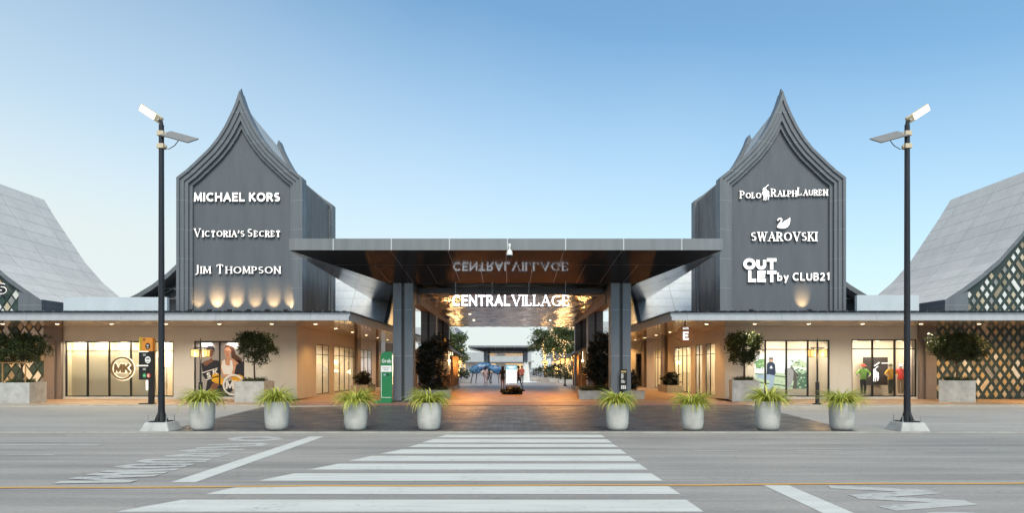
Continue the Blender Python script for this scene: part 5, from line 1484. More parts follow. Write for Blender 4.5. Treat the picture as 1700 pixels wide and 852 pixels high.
Y = YW+.95
t = thing('light_box_poster', 'bright backlit poster of a seated rider and a grey horse in the right shop window', 'poster', (X(1298,Y), Y, .4))
LBW = emis('lightbox_white', (.93,1,.95), .5, (.3,.3,.3))
def ep(name, c, k=.55): return emis('lightbox_'+name, c, k*.55, tuple(q*.3 for q in c))
b = MB(); b.box(X(1254,Y), X(1340,Y), Y+.03, Y+.1, Z(646,Y), Z(587.5,Y)); b.build('backing', LBW, t)
LG, DG, NV, JN, HB, HG = ep('grass', (.66,.80,.52), .8), ep('foliage', (.10,.20,.12), .8), ep('navy', (.02,.035,.09), .8), ep('jeans', (.42,.55,.68), .8), ep('horse_brown', (.12,.105,.09), .8), ep('horse_grey', (.42,.42,.40), .8)
pshape([(1254,646),(1254,622),(1280,618),(1310,622),(1340,614),(1340,646)], LG, 1, 'meadow')
pshape([(1254,603),(1260,597),(1268,596),(1273,602),(1270,609),(1262,611),(1256,613)], ep('leaf', (.25,.5,.18), .8), 1, 'foliage')
pshape([(1325,615),(1331,622),(1340,618),(1340,646),(1322,646),(1326,630)], DG, 4, 'foliage')
pshape([(1314,608),(1321,600),(1332,598),(1340,604),(1340,612),(1330,610)], LG, 1, 'foliage')
rnd = random.Random(21)
LEAFS = [ep('leaf_mid', (.22,.40,.20), .8), ep('leaf_pale', (.55,.72,.45), .8), DG]
for k in range(46):
    cx_, cy_ = (rnd.uniform(1322,1339), rnd.uniform(612,644)) if k < 26 else (rnd.uniform(1254,1272), rnd.uniform(596,612)) if k < 36 else (rnd.uniform(1312,1339), rnd.uniform(598,612))
    pshape(ell(cx_, cy_, rnd.uniform(1,2.6), rnd.uniform(.8,2.2), 7), LEAFS[k % 3], 4.2+k*.02, 'foliage')
for k in range(22):
    cx_, cy_ = rnd.uniform(1256,1320), rnd.uniform(624,645); pshape([(cx_,cy_),(cx_+rnd.uniform(2,6),cy_-.5),(cx_+rnd.uniform(2,6),cy_+1.2)], LEAFS[k % 2], 1.3+k*.02, 'grass')
for a, c in (((1254,620),(1320,627)), ((1254,634),(1322,642))): pshape([a,(c[0],c[1]),(c[0],c[1]+2),(a[0],a[1]+2)], DG, 2, 'fence_rail')
pshape([(1273.5,604),(1278,601),(1284,602),(1287,606),(1288,620),(1286,624),(1278,622),(1273,622)], NV, 4, 'sweater'); pshape([(1277,613),(1280.6,607),(1284,613),(1282,611),(1280.5,613.6),(1279,611)], LBW, 5, 'emblem')
pshape([(1274,621),(1287,622),(1286,630),(1282,646),(1276,646),(1278,632),(1258,628),(1256,624)], JN, 3, 'jeans')
pshape([(1276,601),(1278,596),(1282,595),(1284,600),(1282,603)], ep('skin', (.7,.45,.33), .8), 4, 'face'); pshape([(1275.6,598),(1278,594),(1283,594),(1284.6,598),(1281,596.6)], HB, 5, 'hair')
pshape([(1313,612),(1315,607),(1317,611),(1320,616),(1326,622),(1331,636),(1328,646),(1316,646),(1318,634),(1314,626)], HB, 3, 'horse_neck')
pshape([(1306,614),(1310,611),(1315,612),(1318,618),(1317,630),(1313,642),(1309,645),(1306,641),(1307,628)], HG, 4, 'horse_head')
pshape([(1312,613),(1314.4,606),(1316.4,612)], HB, 5, 'ear'); pshape([(1304,615),(1303.4,610),(1307.6,613.4)], HB, 5, 'ear'); pshape([(1303,613),(1306,616),(1306,628),(1303,622)], HB, 5, 'mane'); pshape(ell(1310.6,622,.8,.8,8), HB, 6, 'eye')
# ------------------------------------------------------------------ people and mannequins
def figure(parent, joints, bones, rad, zones, name='body', k=1.0, rz=0, pos=(0,0,0)):
    """one continuous skinned body; zones(vertex) -> material index into mats"""
    me = bpy.data.meshes.new(name)
    names = list(joints); idx = {n: i for i, n in enumerate(names)}
    me.from_pydata([Vector(joints[n]) for n in names], [(idx[a], idx[b]) for a, b in bones], [])
    o = bpy.data.objects.new(name, me); COL.objects.link(o)
    o.modifiers.new('Skin', 'SKIN')
    for n, v in zip(names, me.skin_vertices[0].data):
        r = rad[n]; v.radius = r if isinstance(r, tuple) else (r, r); v.use_root = (n == 'pelvis')
    ss = o.modifiers.new('Sub', 'SUBSURF'); ss.levels = 2; ss.render_levels = 2
    dg = bpy.context.evaluated_depsgraph_get(); dg.update()
    m2 = bpy.data.meshes.new_from_object(o.evaluated_get(dg)); bpy.data.objects.remove(o)
    mats, fn = zones
    m2.materials.clear()
    for mm in mats: m2.materials.append(mm)
    for p in m2.polygons: p.material_index = fn(p.center); p.use_smooth = True
    ob = bpy.data.objects.new(name, m2); COL.objects.link(ob); ob.parent = parent; ORG[ob.name] = Vector(parent.location)
    return ob
BONES = [('pelvis','waist'),('waist','chest'),('chest','neck'),('neck','headb'),('headb','head'),('chest','shl'),('shl','ell'),('ell','wrl'),('wrl','hal'),('chest','shr'),('shr','elr'),('elr','wrr'),('wrr','har'),
         ('pelvis','hil'),('hil','knl'),('knl','anl'),('anl','tol'),('pelvis','hir'),('hir','knr'),('knr','anr'),('anr','tor')]
RAD = dict(pelvis=(.15,.11),waist=(.13,.10),chest=(.16,.115),neck=.055,headb=(.075,.09),head=(.08,.095),shl=.062,shr=.062,ell=.045,elr=.045,wrl=.032,wrr=.032,hal=.03,har=.03,hil=.085,hir=.085,knl=.06,knr=.06,anl=.04,anr=.04,tol=.035,tor=.035)
def pose(stride=0.0, arms=0.1, h=1.7):
    k = h/1.7
    J = dict(pelvis=(0,0,.94),waist=(0,0,1.08),chest=(0,0,1.33),neck=(0,0,1.47),headb=(0,-.01,1.55),head=(0,-.015,1.64),
        shl=(-.18,0,1.40),ell=(-.23,.03-arms*.3,1.12),wrl=(-.22,-.05-arms,.90),hal=(-.21,-.07-arms,.81),shr=(.18,0,1.40),elr=(.23,.03+arms*.2,1.12),wrr=(.22,.0+arms*.6,.90),har=(.21,arms*.5,.81),
        hil=(-.09,0,.90),knl=(-.10,-stride*.45-.01,.50),anl=(-.10,-stride,.08),tol=(-.11,-stride-.13,.03),hir=(.09,0,.90),knr=(.10,stride*.3-.02,.50),anr=(.10,stride+.02,.09),tor=(.11,stride-.10,.03))
    return {n: Vector(v)*k for n, v in J.items()}
def person(label, px, Y, h, rz, top, legs, skin, hair, stride, hemz=.92, long_hair=False, group='people in the courtyard'):
    t = thing('person', label, 'person', (X(px,Y), Y, .058), group, rz)
    k = h/1.7
    def fn(c):
        z = c.z/k
        if z > 1.49: return 2
        if abs(c.x)/k > .19 and z < 1.15: return 2
        if z > hemz: return 0
        if z < .07: return 3
        return 1
    shoe = sm('dark_shoe', (.02,.02,.02))
    b = figure(t, pose(stride, .12, h), BONES, {n: (tuple(q*k for q in r) if isinstance(r, tuple) else r*k) for n, r in RAD.items()}, ([top, legs, skin, shoe], fn))
    hb = MB(); hb.lathe([(0,1.755*k),(.06*k,1.745*k),(.10*k,1.69*k),(.105*k,1.62*k),(.10*k,(1.40 if long_hair else 1.57)*k)], (0,.022*k,0), 14)
    hb.v = [v + t.location for v in hb.v]; hb.build('hair', hair, t, smooth=True)
    fb = MB(); 
    for sx_ in (-1, 1): fb.lathe([(0,.012),(.012,0),(0,-.012)], (sx_*.032*k, -.112*k, 1.62*k), 6)
    fb.tube([(0,-.108*k,1.62*k),(0,-.128*k,1.585*k)], [.008,.014], 6)
    fb.v = [v + t.location for v in fb.v]; fb.build('face', sm('face_detail', (.12,.06,.04)), t)
    return t
SKIN = sm('skin_tan', (.40,.22,.14)); HAIRD = sm('hair_dark', (.015,.012,.01))
person('person in black standing just left of the lit directory screen', 834.5, 47, 1.62, R(190), sm('cloth_black', (.02,.02,.022)), SKIN, SKIN, HAIRD, .05, .70, True)
person('person in red top and dark trousers walking right of the directory screen', 861, 52, 1.66, R(90), sm('cloth_red', (.38,.07,.05)), sm('cloth_dark', (.03,.03,.04)), SKIN, HAIRD, .28)
person('person in a red shirt standing behind the directory screen, near the fountain', 866.5, 61, 1.68, R(20), sm('cloth_red', (.38,.07,.05)), sm('cloth_dark', (.03,.03,.04)), SKIN, HAIRD, .06)
person('person in a dark shirt between the legs of the blue sculptures', 812, 66, 1.66, R(120), sm('cloth_black', (.02,.02,.022)), sm('cloth_blue', (.05,.07,.14)), SKIN, HAIRD, .2)
person('person in a pale pink dress standing before the blue sculptures', 806, 57, 1.62, R(160), sm('cloth_pink', (.70,.52,.56)), sm('cloth_pink', (.70,.52,.56)), SKIN, HAIRD, .10, .5, True)

def mannequin(label, px, Y, rz, shirt, trousers, cap, arm=.3):
    t = thing('mannequin', label, 'mannequin', (X(px,Y), Y, .16), 'mannequins in the clothing window', rz)
    b = MB(); z0 = .0
    st = MB(); st.lathe([(0,.015),(.17,.012),(.17,0)], t.location, 16); st.tube([t.location+Vector((.02,.06,.01)), t.location+Vector((.02,.06,.5))], .012, 6); st.build('stand', M['steel'], t)
    J = pose(.04, .05, 1.62)
    J['ell'] = Vector((-.36,-.02,1.14)); J['wrl'] = Vector((-.24,-.12,1.02)); J['hal'] = Vector((-.17,-.13,1.0))
    J['elr'] = Vector((.36,-.02,1.14)); J['wrr'] = Vector((.24,-.12,1.02)); J['har'] = Vector((.17,-.13,1.0))
    body = sm('mannequin_skin', (.62,.52,.42), .35)
    def fn(c):
        if c.z > 1.42: return 2
        if c.z > .86: return 2 if (abs(c.x) > .30 and c.z < 1.12) or (c.y < -.10 and c.z < 1.08) else 0
        if c.z > .14: return 1
        return 2
    figure(t, J, BONES, {n: (tuple(q*1.02 for q in r) if isinstance(r, tuple) else r*1.1) for n, r in RAD.items()}, ([shirt, trousers, body], fn))
    cb = MB(); cb.lathe([(0,1.69),(.06,1.68),(.10,1.63),(.112,1.55)], t.location+Vector((0,0,-.02)), 14); cb.obox(t.location+Vector((0,-.14,1.55)), (.17,.13,.015), Matrix.Rotation(R(12),3,'X')); cb.build('cap', cap, t, smooth=True)
    return t
YM = YW+.75
mannequin('mannequin in lime green shirt, black trousers and red cap', 1433, YM, 0, sm('lime_shirt', (.30,.62,.10)), sm('black_trousers', (.015,.015,.018)), sm('red_cap', (.62,.07,.02)))
mannequin('mannequin in yellow polo shirt and grey green trousers', 1478.5, YM, R(12), sm('yellow_shirt', (.72,.36,.02)), sm('grey_green_trousers', (.10,.11,.09)), sm('olive_cap', (.12,.11,.04)))
mannequin('mannequin in red polo shirt and khaki trousers behind the lamp pole', 1495, YM+.35, R(-10), sm('red_shirt', (.55,.04,.025)), sm('khaki_trousers', (.30,.22,.13)), sm('white_cap', (.5,.45,.55)))
# dark board with lit rider emblem
Y = YW+1.5
t = thing('display_board', 'dark board with a lit white polo rider emblem in the clothing window', 'sign', (X(1454,Y), Y, .8))
b = MB(); b.box(X(1433.5,Y), X(1474,Y), Y, Y+.06, Z(640,Y), Z(593.5,Y)); b.build('board', sm('board_dark', (.03,.025,.022)), t)
emblem(t, RIDER, 1453.5, 622, .98, y=Y-.05, dep=.04)
b = MB(); b.tube([(X(1451,Y),Y-.04,Z(608,Y)),(X(1459,Y),Y-.04,Z(602.4,Y))], .03, 5); b.tube([(X(1463,Y),Y-.04,Z(603.6,Y)),(X(1476,Y),Y-.04,Z(603.4,Y))], .02, 5); b.build('mallet', M['letter'], t)

# clothing rail and shelves seen in the left window
def clothes_rail(px0, px1, pz0, pz1, Y, seed, label):
    rnd = random.Random(seed); x0, x1 = X(px0,Y), X(px1,Y)
    t = thing('clothing_rail', label, 'clothing rail', ((x0+x1)/2, Y, .1))
    b = MB(); zt = Z(pz0,Y)
    b.tube([(x0,Y,.12),(x0,Y,zt),(x1,Y,zt),(x1,Y,.12)], .015, 6); b.build('rail_frame', M['black'], t)
    cols = [sm('garment_black',(.02,.02,.022)), sm('garment_grey',(.2,.2,.21)), sm('garment_ochre',(.5,.28,.05)), sm('garment_white',(.6,.58,.54))]
    n = 9
    for i in range(n):
        x = x0+.06+(x1-x0-.12)*i/(n-1); L = rnd.uniform(.7,1.1); g = MB()
        g.mesh8([(x-.03,Y-.2,zt-L),(x+.03,Y-.2,zt-L),(x+.03,Y+.2,zt-L),(x-.03,Y+.2,zt-L),(x-.015,Y-.17,zt-.12),(x+.015,Y-.17,zt-.12),(x+.015,Y+.17,zt-.12),(x-.015,Y+.17,zt-.12)])
        g.tube([(x,Y,zt-.12),(x,Y,zt+.01)], .006, 4); g.build('garment', rnd.choices(cols,(5,2,1,1.5))[0], t, bevel=.012)
    return t
clothes_rail(255, 277, 611, 645, 34.3, 1, 'rail of mostly black clothes behind the left street lamp pole')
def shelf_unit(x0, x1, y0, y1, axis, seed, label):
    rnd = random.Random(seed)
    t = thing('shelf_unit', label, 'shelves', ((x0+x1)/2, (y0+y1)/2, .1))
    b = MB()
    for i in range(6):
        z = .2+i*.44; b.box(x0, x1, y0, y1, z, z+.03)
    if axis == 'y': b.box(x0, x0+.03, y0, y1, .1, 2.6)
    else: b.box(x0, x1, y1-.03, y1, .1, 2.6)
    b.build('shelf', M['wood'], t)
    b = MB(); cols = [sm('goods_black',(.03,.03,.035)), sm('goods_tan',(.35,.2,.1)), sm('goods_white',(.6,.58,.55)), sm('goods_red',(.35,.05,.04))]
    for i in range(5):
        z = .231+i*.44
        L = (y1-y0) if axis == 'y' else (x1-x0)
        q = .08
        while q < L-.2:
            wd = rnd.uniform(.1,.26); h = rnd.uniform(.12,.33); k = rnd.randrange(4)
            g = MB()
            if axis == 'y': g.box(x0+.06, x1-.05, y0+q, y0+q+wd, z, z+h)
            else: g.box(x0+q, x0+q+wd, y0+.05, y1-.06, z, z+h)
            g.build('handbag', cols[k], t, bevel=.02); q += wd+rnd.uniform(.06,.16)
    return t
shelf_unit(-12.4, -12.05, 36.4, 38.7, 'y', 1, 'wooden shelves of handbags in the first passage window on the left')
shelf_unit(11.75, 12.1, 34.7, 36.2, 'y2', 2, 'shelves of goods in the first passage window on the right')

# ------------------------------------------------------------------ passage: planters, market stalls, end shop
def trough(px, Y, wx, wy, label, seed):
    x = X(px, Y); t = thing('planter_trough', label, 'planter', (x, Y, .06), 'plant troughs along the passage walls')
    box_planter(t, x, Y, wx, wy, .45)
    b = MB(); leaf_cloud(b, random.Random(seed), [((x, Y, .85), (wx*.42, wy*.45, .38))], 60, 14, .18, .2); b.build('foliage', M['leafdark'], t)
trough(603, 43.5, 1.1, 2.4, 'trough with dark broad leaved plants by the left passage windows', 1)
trough(1113, 42.5, 1.0, 2.6, 'trough with dark broad leaved plants by the right passage windows', 2)
def stall(s, label, px_in, Y0, seed):
    """small wooden market stall with a curved eave"""
    xi = X(px_in, Y0); x0, x1 = sorted((xi, xi+s*2.6)); y1 = Y0+4.6
    t = thing('market_stall', label, 'market stall', ((x0+x1)/2, Y0, .06), 'golden wooden stalls in the passage')
    b = MB(); b.box(x0-.1, x1+.1, Y0-.3, y1+.3, .06, .3); b.build('platform', M['concrete'], t, bevel=.02)
    for (a, c) in ((x0+.08,Y0),(x1-.08,Y0),(x0+.08,Y0+1.5),(x1-.08,Y0+1.5),(x0+.08,Y0+3.0),(x1-.08,Y0+3.0),(x0+.08,y1),(x1-.08,y1)):
        p = MB(); p.box(a-.08, a+.08, c-.08, c+.08, .3, 2.45); p.build('post', M['wood'], t)
    b = MB(); b.box(x0+.2, x1-.2, Y0+.1, y1-.1, .3, 1.1); b.box(x0+.1, x1-.1, Y0, y1, 1.1, 1.16); b.build('counter', M['wood'], t)
    b = MB(); bx = xi+s*1.9
    b.box(min(bx,bx+s*.1), max(bx,bx+s*.1), Y0, y1, .3, 2.45); b.build('back_panel', M['wood'], t)
    # curved roof falling towards the passage
    b = MB(); pr = [(-.55,2.42),(-.1,2.62),(.4,2.95),(.9,3.45),(1.3,4.1)]
    pr = pr + [(2.6-a, z) for a, z in reversed(pr[:-1])]
    for (a, z), (c, z2) in zip(pr, pr[1:]):
        X0, X1 = xi+s*a, xi+s*c
        b.mesh8([(X0,Y0-.5,z),(X1,Y0-.5,z2),(X1,y1+.5,z2),(X0,y1+.5,z),(X0,Y0-.5,z+.08),(X1,Y0-.5,z2+.08),(X1,y1+.5,z2+.08),(X0,y1+.5,z+.08)])
    b.build('roof', M['brownpillar'], t)
    rnd = random.Random(seed)
    for k in range(3):
        y = Y0+.8+k*1.4; p = MB(); p.lathe([(0,.07),(.06,.04),(.07,0),(.05,-.05),(0,-.07)], (xi+s*.35, y, 2.1), 10); p.tube([(xi+s*.35,y,2.17),(xi+s*.35,y,2.75)], .006, 4); p.build('pendant_lamp', M['bulb'], t)
        lamp('POINT', (xi+s*.3, y, 1.95), 40, (1,.52,.16), shadow_soft_size=.07)
    for k in range(10):
        g = MB(); a = rnd.uniform(.35,1.5); y = rnd.uniform(Y0+.3, y1-.3); h = rnd.uniform(.12,.35)
        g.lathe([(0,h),(.04,h),(.05,h*.7),(.09,h*.45),(.09,.02),(0,0)], (xi+s*a, y, 1.162), 10); g.build('jar', rnd.choice([sm('jar_red',(.4,.06,.03)), sm('jar_tan',(.4,.25,.12)), sm('jar_dark',(.05,.04,.04))]), t, smooth=True)
    return t
stall(-1, 'golden wooden stall with curved roof left of the passage', 752, 45.5, 1)
stall(1, 'golden wooden stall with curved roof right of the passage', 961, 45.5, 2)
# shop closing the right hand awning walk
def end_shop(s, label, x0, x1, Y):
    t = thing('end_shop', label, 'shop', ((x0+x1)/2, Y, .06))
    mf = wallmap('front', Y); b = MB()
    holed_wall(b, mf, x0, x1, .06, 3.7, .25, [(x0+.7, x1-.2, .1, 2.75)]); b.build('wall', M['cream'], t)
    window(t, mf, x0+.7, x1-.2, .1, 2.75, [x0+.7+(x1-x0-.9)*k/3 for k in (1,2)], 2.2)
    display(t, mf, x0+.7, x1-.2, 2.2, .1, 2.9, 190, (1,.85,.55), None, 1)
    b = MB(); b.box(x0-.6, x1+.6, Y-.9, Y+.3, 3.7, 3.85); b.build('canopy_slab', M['awnfascia'], t)
    return t
end_shop(1, 'brightly lit glass fronted shop at the end of the right awning walk', 9.3, 13.2, 53.5)
end_shop(-1, 'lit shop front at the end of the left awning walk', -12.8, -9.3, 57)
# directory screen with plants at its foot
Y = 39.2; x0, x1 = X(840,Y), X(858,Y)
t = thing('directory_screen', 'free standing lit white directory screen in the middle of the passage', 'screen', (X(849,Y), Y, .06))
b = MB(); b.box(x0-.03, x1+.03, Y, Y+.18, .1, Z(606,Y)); b.build('cabinet', sm('screen_cabinet', (.25,.25,.26)), t)
b = MB(); b.box(x0, x1, Y-.012, Y-.002, Z(639,Y), Z(614,Y)); b.build('display', emis('screen_white', (.93,.98,1), .58, (.2,.2,.2)), t)
b = MB(); b.box(x0, x1, Y-.012, Y-.002, Z(613.9,Y), Z(607,Y)); b.build('header', emis('screen_blue', (.22,.55,.72), .55), t)
b = MB()
for (a, c, py) in ((843,855,609.3),(845,853,611.5)): b.box(X(a,Y), X(c,Y), Y-.016, Y-.0125, Z(py+.5,Y), Z(py-.5,Y))
b.box(X(841,Y), X(843.5,Y), Y-.016, Y-.0125, Z(638.4,Y), Z(637.2,Y), 1); b.box(X(844.5,Y), X(856,Y), Y-.016, Y-.0125, Z(638.4,Y), Z(637.2,Y), 1); b.box(X(856.4,Y), X(857.8,Y), Y-.016, Y-.0125, Z(638.4,Y), Z(637.2,Y), 1)
b.build('screen_line', [emis('screen_line_white', (.8,.9,.95), .9), sm('screen_dark', (.05,.09,.14))], t)
Y = 38.6
t = thing('plant_bed', 'ring of low dark leafy plants around the foot of the directory screen', 'plants', (X(851,Y), Y, .06))
b = MB(); leaf_cloud(b, random.Random(9), [((X(851,Y), Y, .22), (.62,.35,.2))], 46, 16, .16, .2); b.build('foliage', M['leafdark'], t)
b = MB()
for k in range(5): b.lathe([(0,.04),(.03,.02),(0,0)], (X(838+k*6.2,Y), Y-.3, .2+.07*(k%2)), 6)
b.build('white_flower', M['white'], t)

# ------------------------------------------------------------------ courtyard beyond: fountain, sculptures, trees, buildings
Y = 69; x = X(873,Y)
t = thing('fountain', 'white foaming fountain jet in the middle of the far courtyard', 'fountain', (x, Y, .06))
wm = mat('white_water', (.80,.82,.83), .5, 0, .08, 6)
rnd = random.Random(12); b = MB()
for (ox, oy, hh, rr) in ((-.16,0,2.15,.13),(.13,.05,2.4,.14),(0,-.1,1.9,.15),(.24,.1,1.3,.10),(-.26,.1,1.2,.10),(.02,.15,2.3,.12)):
    for k in range(34):
        a = rnd.uniform(0, 2*PI); r = rr*rnd.uniform(0,1)**.5; h = hh*(1-.45*(r/rr)**2)*rnd.uniform(.72,1.04); o = rnd.uniform(.02,.10)
        p = Vector((x+ox+r*math.cos(a), Y+oy+r*math.sin(a), .08)); q = Vector((math.cos(a), math.sin(a), 0))
        w_ = rnd.uniform(.5,1.2)
        b.tube([p, p+Vector((0,0,h*.6)), p+Vector((0,0,h))+q*.03, p+Vector((0,0,h*.88))+q*o*.6, p+Vector((0,0,h*.45))+q*o, p+Vector((0,0,.02))+q*o*1.3], [.035*w_,.035*w_,.03*w_,.03*w_,.025*w_,.02], 5)
for k in range(160):
    a = rnd.uniform(0, 2*PI); r = rnd.uniform(.2,1.1); c = (x+r*math.cos(a), Y+r*math.sin(a)*.8, .1+rnd.uniform(0,.9)*(1.2-r)); q = rnd.uniform(.012,.035)
    b.lathe([(0,q),(q,0),(0,-q)], c, 5)
b.build('water_jet', wm, t, smooth=True)
b = MB(); b.lathe([(0,.10),(.6,.08),(1.1,.05),(1.5,.02)], (x,Y,.06), 26); b.build('splash', wm, t, smooth=True)
BLUE = None
def blue_mat():
    m, tt, bb = nodes('patterned_blue'); v = coords(tt)
    vo = N(tt, 'ShaderNodeTexVoronoi'); vo.inputs['Scale'].default_value = 5; tt.links.new(v, vo.inputs['Vector'])
    c = ramp(tt, vo.outputs['Distance'], [(.1,(.006,.02,.09)),(.4,(.012,.06,.19)),(.65,(.06,.19,.36))]); tt.links.new(c, bb.inputs['Base Color']); bb.inputs['Roughness'].default_value = .35
    return m
BLUE = blue_mat()
def sculpture(px, Y, k, fl, label):
    x = X(px, Y); t = thing('sculpture', label, 'sculpture', (x, Y, .06), 'blue sculptures on black legs')
    b = MB(); n = 16; rings = 12
    for i in range(rings+1):
        u = i/rings; L = 2.0*k*(u-.5)*fl; r = k*(.10+.66*math.sin(PI*min(1,u*1.02))**.8*(1-.62*u)); zc = 1.25*k+.55*k*u**1.5
        for j in range(n):
            q = 2*PI*j/n; rr = r*(1+.12*math.sin(3*q+u*5))
            b.v.append(Vector((x+L, Y+rr*.7*math.cos(q), .06+zc+rr*.75*math.sin(q))))
    for i in range(rings):
        for j in range(n):
            j2 = (j+1)%n; b.f.append((i*n+j, i*n+j2, (i+1)*n+j2, (i+1)*n+j)); b.m.append(0); b.uv.append(None)
    b.f.append(tuple(range(n))); b.m.append(0); b.uv.append(None); b.f.append(tuple(rings*n+j for j in range(n))); b.m.append(0); b.uv.append(None)
    b.build('body', BLUE, t, smooth=True)
    for dx in (-.75, -.35, .4, .8):
        l = MB(); l.tube([(x+dx*k*.8, Y+rnd.uniform(-.2,.2), .06+1.15*k), (x+dx*k*1.15, Y+rnd.uniform(-.35,.35), .06)], [.05*k,.035*k], 6); l.build('leg', M['black'], t)
    return t
sculpture(797, 63, 1.05, 1, 'taller blue patterned sculpture on black legs, left of the pair')
sculpture(821, 65, .95, -1, 'slimmer blue patterned sculpture on black legs, nearest the directory screen')
def court_tree(label, px, Y, h, wid, seed):
    rnd = random.Random(seed); x = X(px, Y); t = thing('courtyard_tree', label, 'tree', (x, Y, .06), 'feathery trees wrapped in fairy lights')
    cb = MB(); L = []
    for k in range(11):
        L.append(((x+rnd.uniform(-.6,.6)*wid, Y+rnd.uniform(-.6,.6)*wid, h*rnd.uniform(.52,.97)), (wid*.42, wid*.42, h*.06)))
    cents = leaf_cloud(cb, rnd, L, 120, 16, .5, .26); cb.build('crown', M['leaffar'], t)
    tb = MB(); lb = MB()
    for k in range(4):
        bx = x+rnd.uniform(-.25,.25); tp = Vector((x+rnd.uniform(-.5,.5)*wid, Y+rnd.uniform(-.4,.4)*wid, h*rnd.uniform(.7,.92))); mid = Vector((bx, Y, .06)).lerp(tp,.5)+Vector((rnd.uniform(-.15,.15),0,.2))
        P = [Vector((bx,Y,.06)), mid, tp]; tb.tube(P, [.09,.06,.02], 6)
        for q in range(34):
            u = rnd.uniform(.12,.85); p = P[0].lerp(P[1], u*2) if u < .5 else P[1].lerp(P[2], u*2-1)
            p = p + Vector((rnd.uniform(-.14,.14), -.1+rnd.uniform(-.05,.05), 0)); s_ = .028
            lb.mesh8([p+Vector(d)*s_ for d in ((-1,-1,-1),(1,-1,-1),(1,1,-1),(-1,1,-1),(-1,-1,1),(1,-1,1),(1,1,1),(-1,1,1))])
    for c in rnd.sample(cents, 1): tb.tube([(x,Y,h*.5), c], [.04,.01], 5)
    tb.build('trunk', M['bark'], t, smooth=True); lb.build('fairy_lights', M['fairy'], t)
court_tree('feathery tree with fairy lights behind the left stall', 757, 66, 4.9, 1.5, 1)
court_tree('feathery tree with fairy lights at the left edge of the courtyard opening', 744, 60, 5.4, 1.5, 2)
court_tree('feathery tree with fairy lights leftmost of the three right of the fountain', 905, 82, 6.4, 1.9, 3)
court_tree('feathery tree with fairy lights, middle of the three right of the fountain', 925, 76, 6.2, 1.9, 4)
court_tree('feathery tree with fairy lights nearest the right stall', 946, 70, 5.9, 1.6, 5)
def shrub(label, px, Y, w_, h_, seed):
    x = X(px, Y); t = thing('shrub', label, 'shrub', (x, Y, .06), 'shrubs edging the courtyard')
    box_planter(t, x, Y, w_*1.5, 1.2, .35)
    b = MB(); leaf_cloud(b, random.Random(seed), [((x,Y,.4+h_*.5),(w_*.7,.6,h_*.5))], 50, 16, .28, .2); b.build('foliage', M['shrub'], t)
for i, (px, Y, w_, h_, lab) in enumerate(((764,70,1.6,1.2,'leafy shrub in a pale planter behind the left stall'),(903,84,2.2,1.3,'leafy shrub in a pale planter just right of the fountain'),
        (917,78,2.0,1.5,'leafy shrub in a pale planter between the distant lanterns'),(934,72,2.0,1.6,'leafy shrub in a pale planter behind the nearest courtyard lantern'),(950,66,1.8,1.5,'leafy shrub in a pale planter next to the right stall'))):
    shrub(lab, px, Y, w_, h_, i)
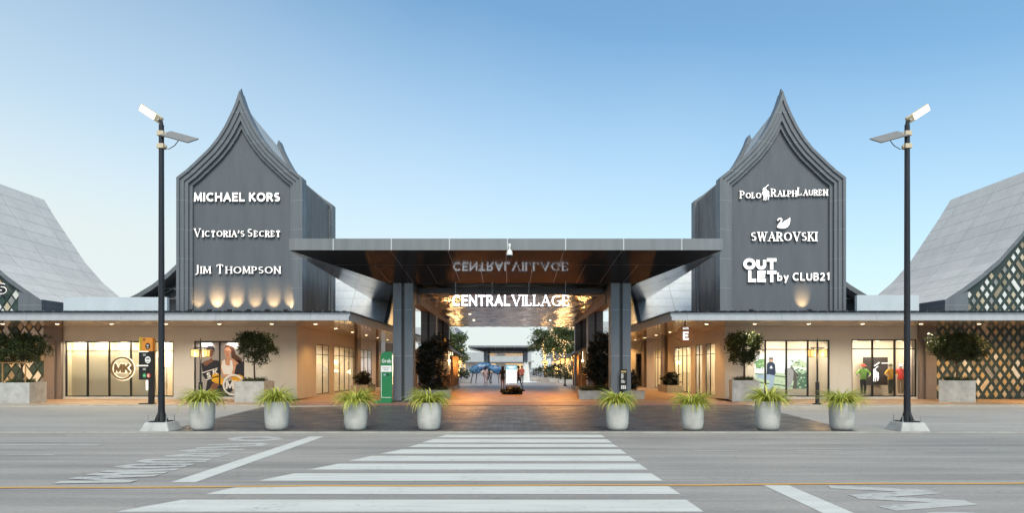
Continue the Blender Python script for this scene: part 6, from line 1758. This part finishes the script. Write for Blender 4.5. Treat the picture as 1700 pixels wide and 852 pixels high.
def far_building(label, x0, x1, Y0, Y1, h, roofm, slope, s, nwin):
    t = thing('courtyard_building', label, 'building', ((x0+x1)/2, Y0, .06))
    b = MB(); b.box(x0, x1, Y0, Y1, 3.6, h); b.poly([(x0,Y0,h+.01),(x1,Y0,h+.01),(x1,Y1,h+slope),(x0,Y1,h+slope)]) if slope else None
    b.build('upper_wall', roofm, t)
    b = MB(); b.box(x0, x1, Y0+.8, Y1, .06, 3.2); b.build('wall', M['cream'], t)
    b = MB(); xx = (x1 if s < 0 else x0)
    b.box(x0-.8, x1+.8, Y0-2, Y1, 3.2, 3.6); b.build('awning', M['awnfascia'], t)
    xin = x1 if s < 0 else x0
    for k in range(nwin):
        y = Y0+2+k*(Y1-Y0-3)/nwin; w_ = MB(); xs_ = xin + (.01 if s < 0 else -.01)
        w_.box(xs_-.02, xs_+.02, y, y+(Y1-Y0-3)/nwin*.7, .3, 2.7); w_.build('window', emis('far_window', (1,.68,.34), .42), t)
    for k in range(3):
        w_ = MB(); a = x0+(x1-x0)*(k+.15)/3; w_.box(a, a+(x1-x0)*.22, Y0+.76, Y0+.79, .3, 2.7); w_.build('window', emis('far_window', (1,.68,.34), .42), t)
    for k in range(6):
        b = MB(); b.disc((xin+(-.5 if s>0 else .5), Y0-1+k*(Y1-Y0)/6, 3.19), .12, 10); b.build('downlight', M['bulb'], t)
    return t
far_building('pale grey courtyard building on the left beyond the fairy light trees', -24, -9.4, 112, 128, 8.4, M['wallgrey'], 0, -1, 4)
far_building('low lit shop row on the left side of the courtyard', -20, -10.2, 72, 100, 4.6, M['cream'], 0, -1, 6)
far_building('grey courtyard building on the right with dark edge behind the trees', 7.2, 18, 104, 122, 8.8, M['wallgrey'], 0, 1, 4)
far_building('low lit shop row on the right side of the courtyard', 9.6, 20, 66, 98, 4.4, M['cream'], 0, 1, 6)
far_building('white building closing the view behind the distant canopy', -22, 6, 205, 214, 6.2, M['wallgrey'], 0, 1, 2)
# curved gable of a courtyard hall, lit warm from below
def court_gable(px, Y, zt, zb, wid, label):
    x = X(px, Y); t = thing('courtyard_gable', label, 'building', (x, Y, zb))
    pr = [(1,0),(.8,.10),(.6,.24),(.42,.42),(.26,.62),(.12,.82),(0,1)]
    P = [(x-wid*a, zb+(zt-zb)*b) for a, b in pr] + [(x+wid*a, zb+(zt-zb)*b) for a, b in reversed(pr[:-1])]
    b = MB(); b.prism(P, Y, Y+6); b.build('roof', M['roofgrey'], t)
    b = MB(); q = [(x+(a-x)*.88, zb+(c-zb)*.86+.05) for a, c in P]; b.prism(q, Y-.1, Y-.01); b.build('gable_wall', M['d_cream'], t)
court_gable(936, 90, 10.4, 4.4, 5.0, 'curved pointed gable glowing warm behind the right courtyard trees')
lamp('SPOT', (X(936,88), 87, 4.5), 500, (1,.62,.25), spot_size=R(110), spot_blend=.8, target=(X(936,90), 90, 7.5))
for px, Y in ((757,66),(744,60),(905,82),(925,76),(946,70)):
    lamp('POINT', (X(px,Y), Y-.9, 1.2), 30, (1,.66,.28), shadow_soft_size=.2)
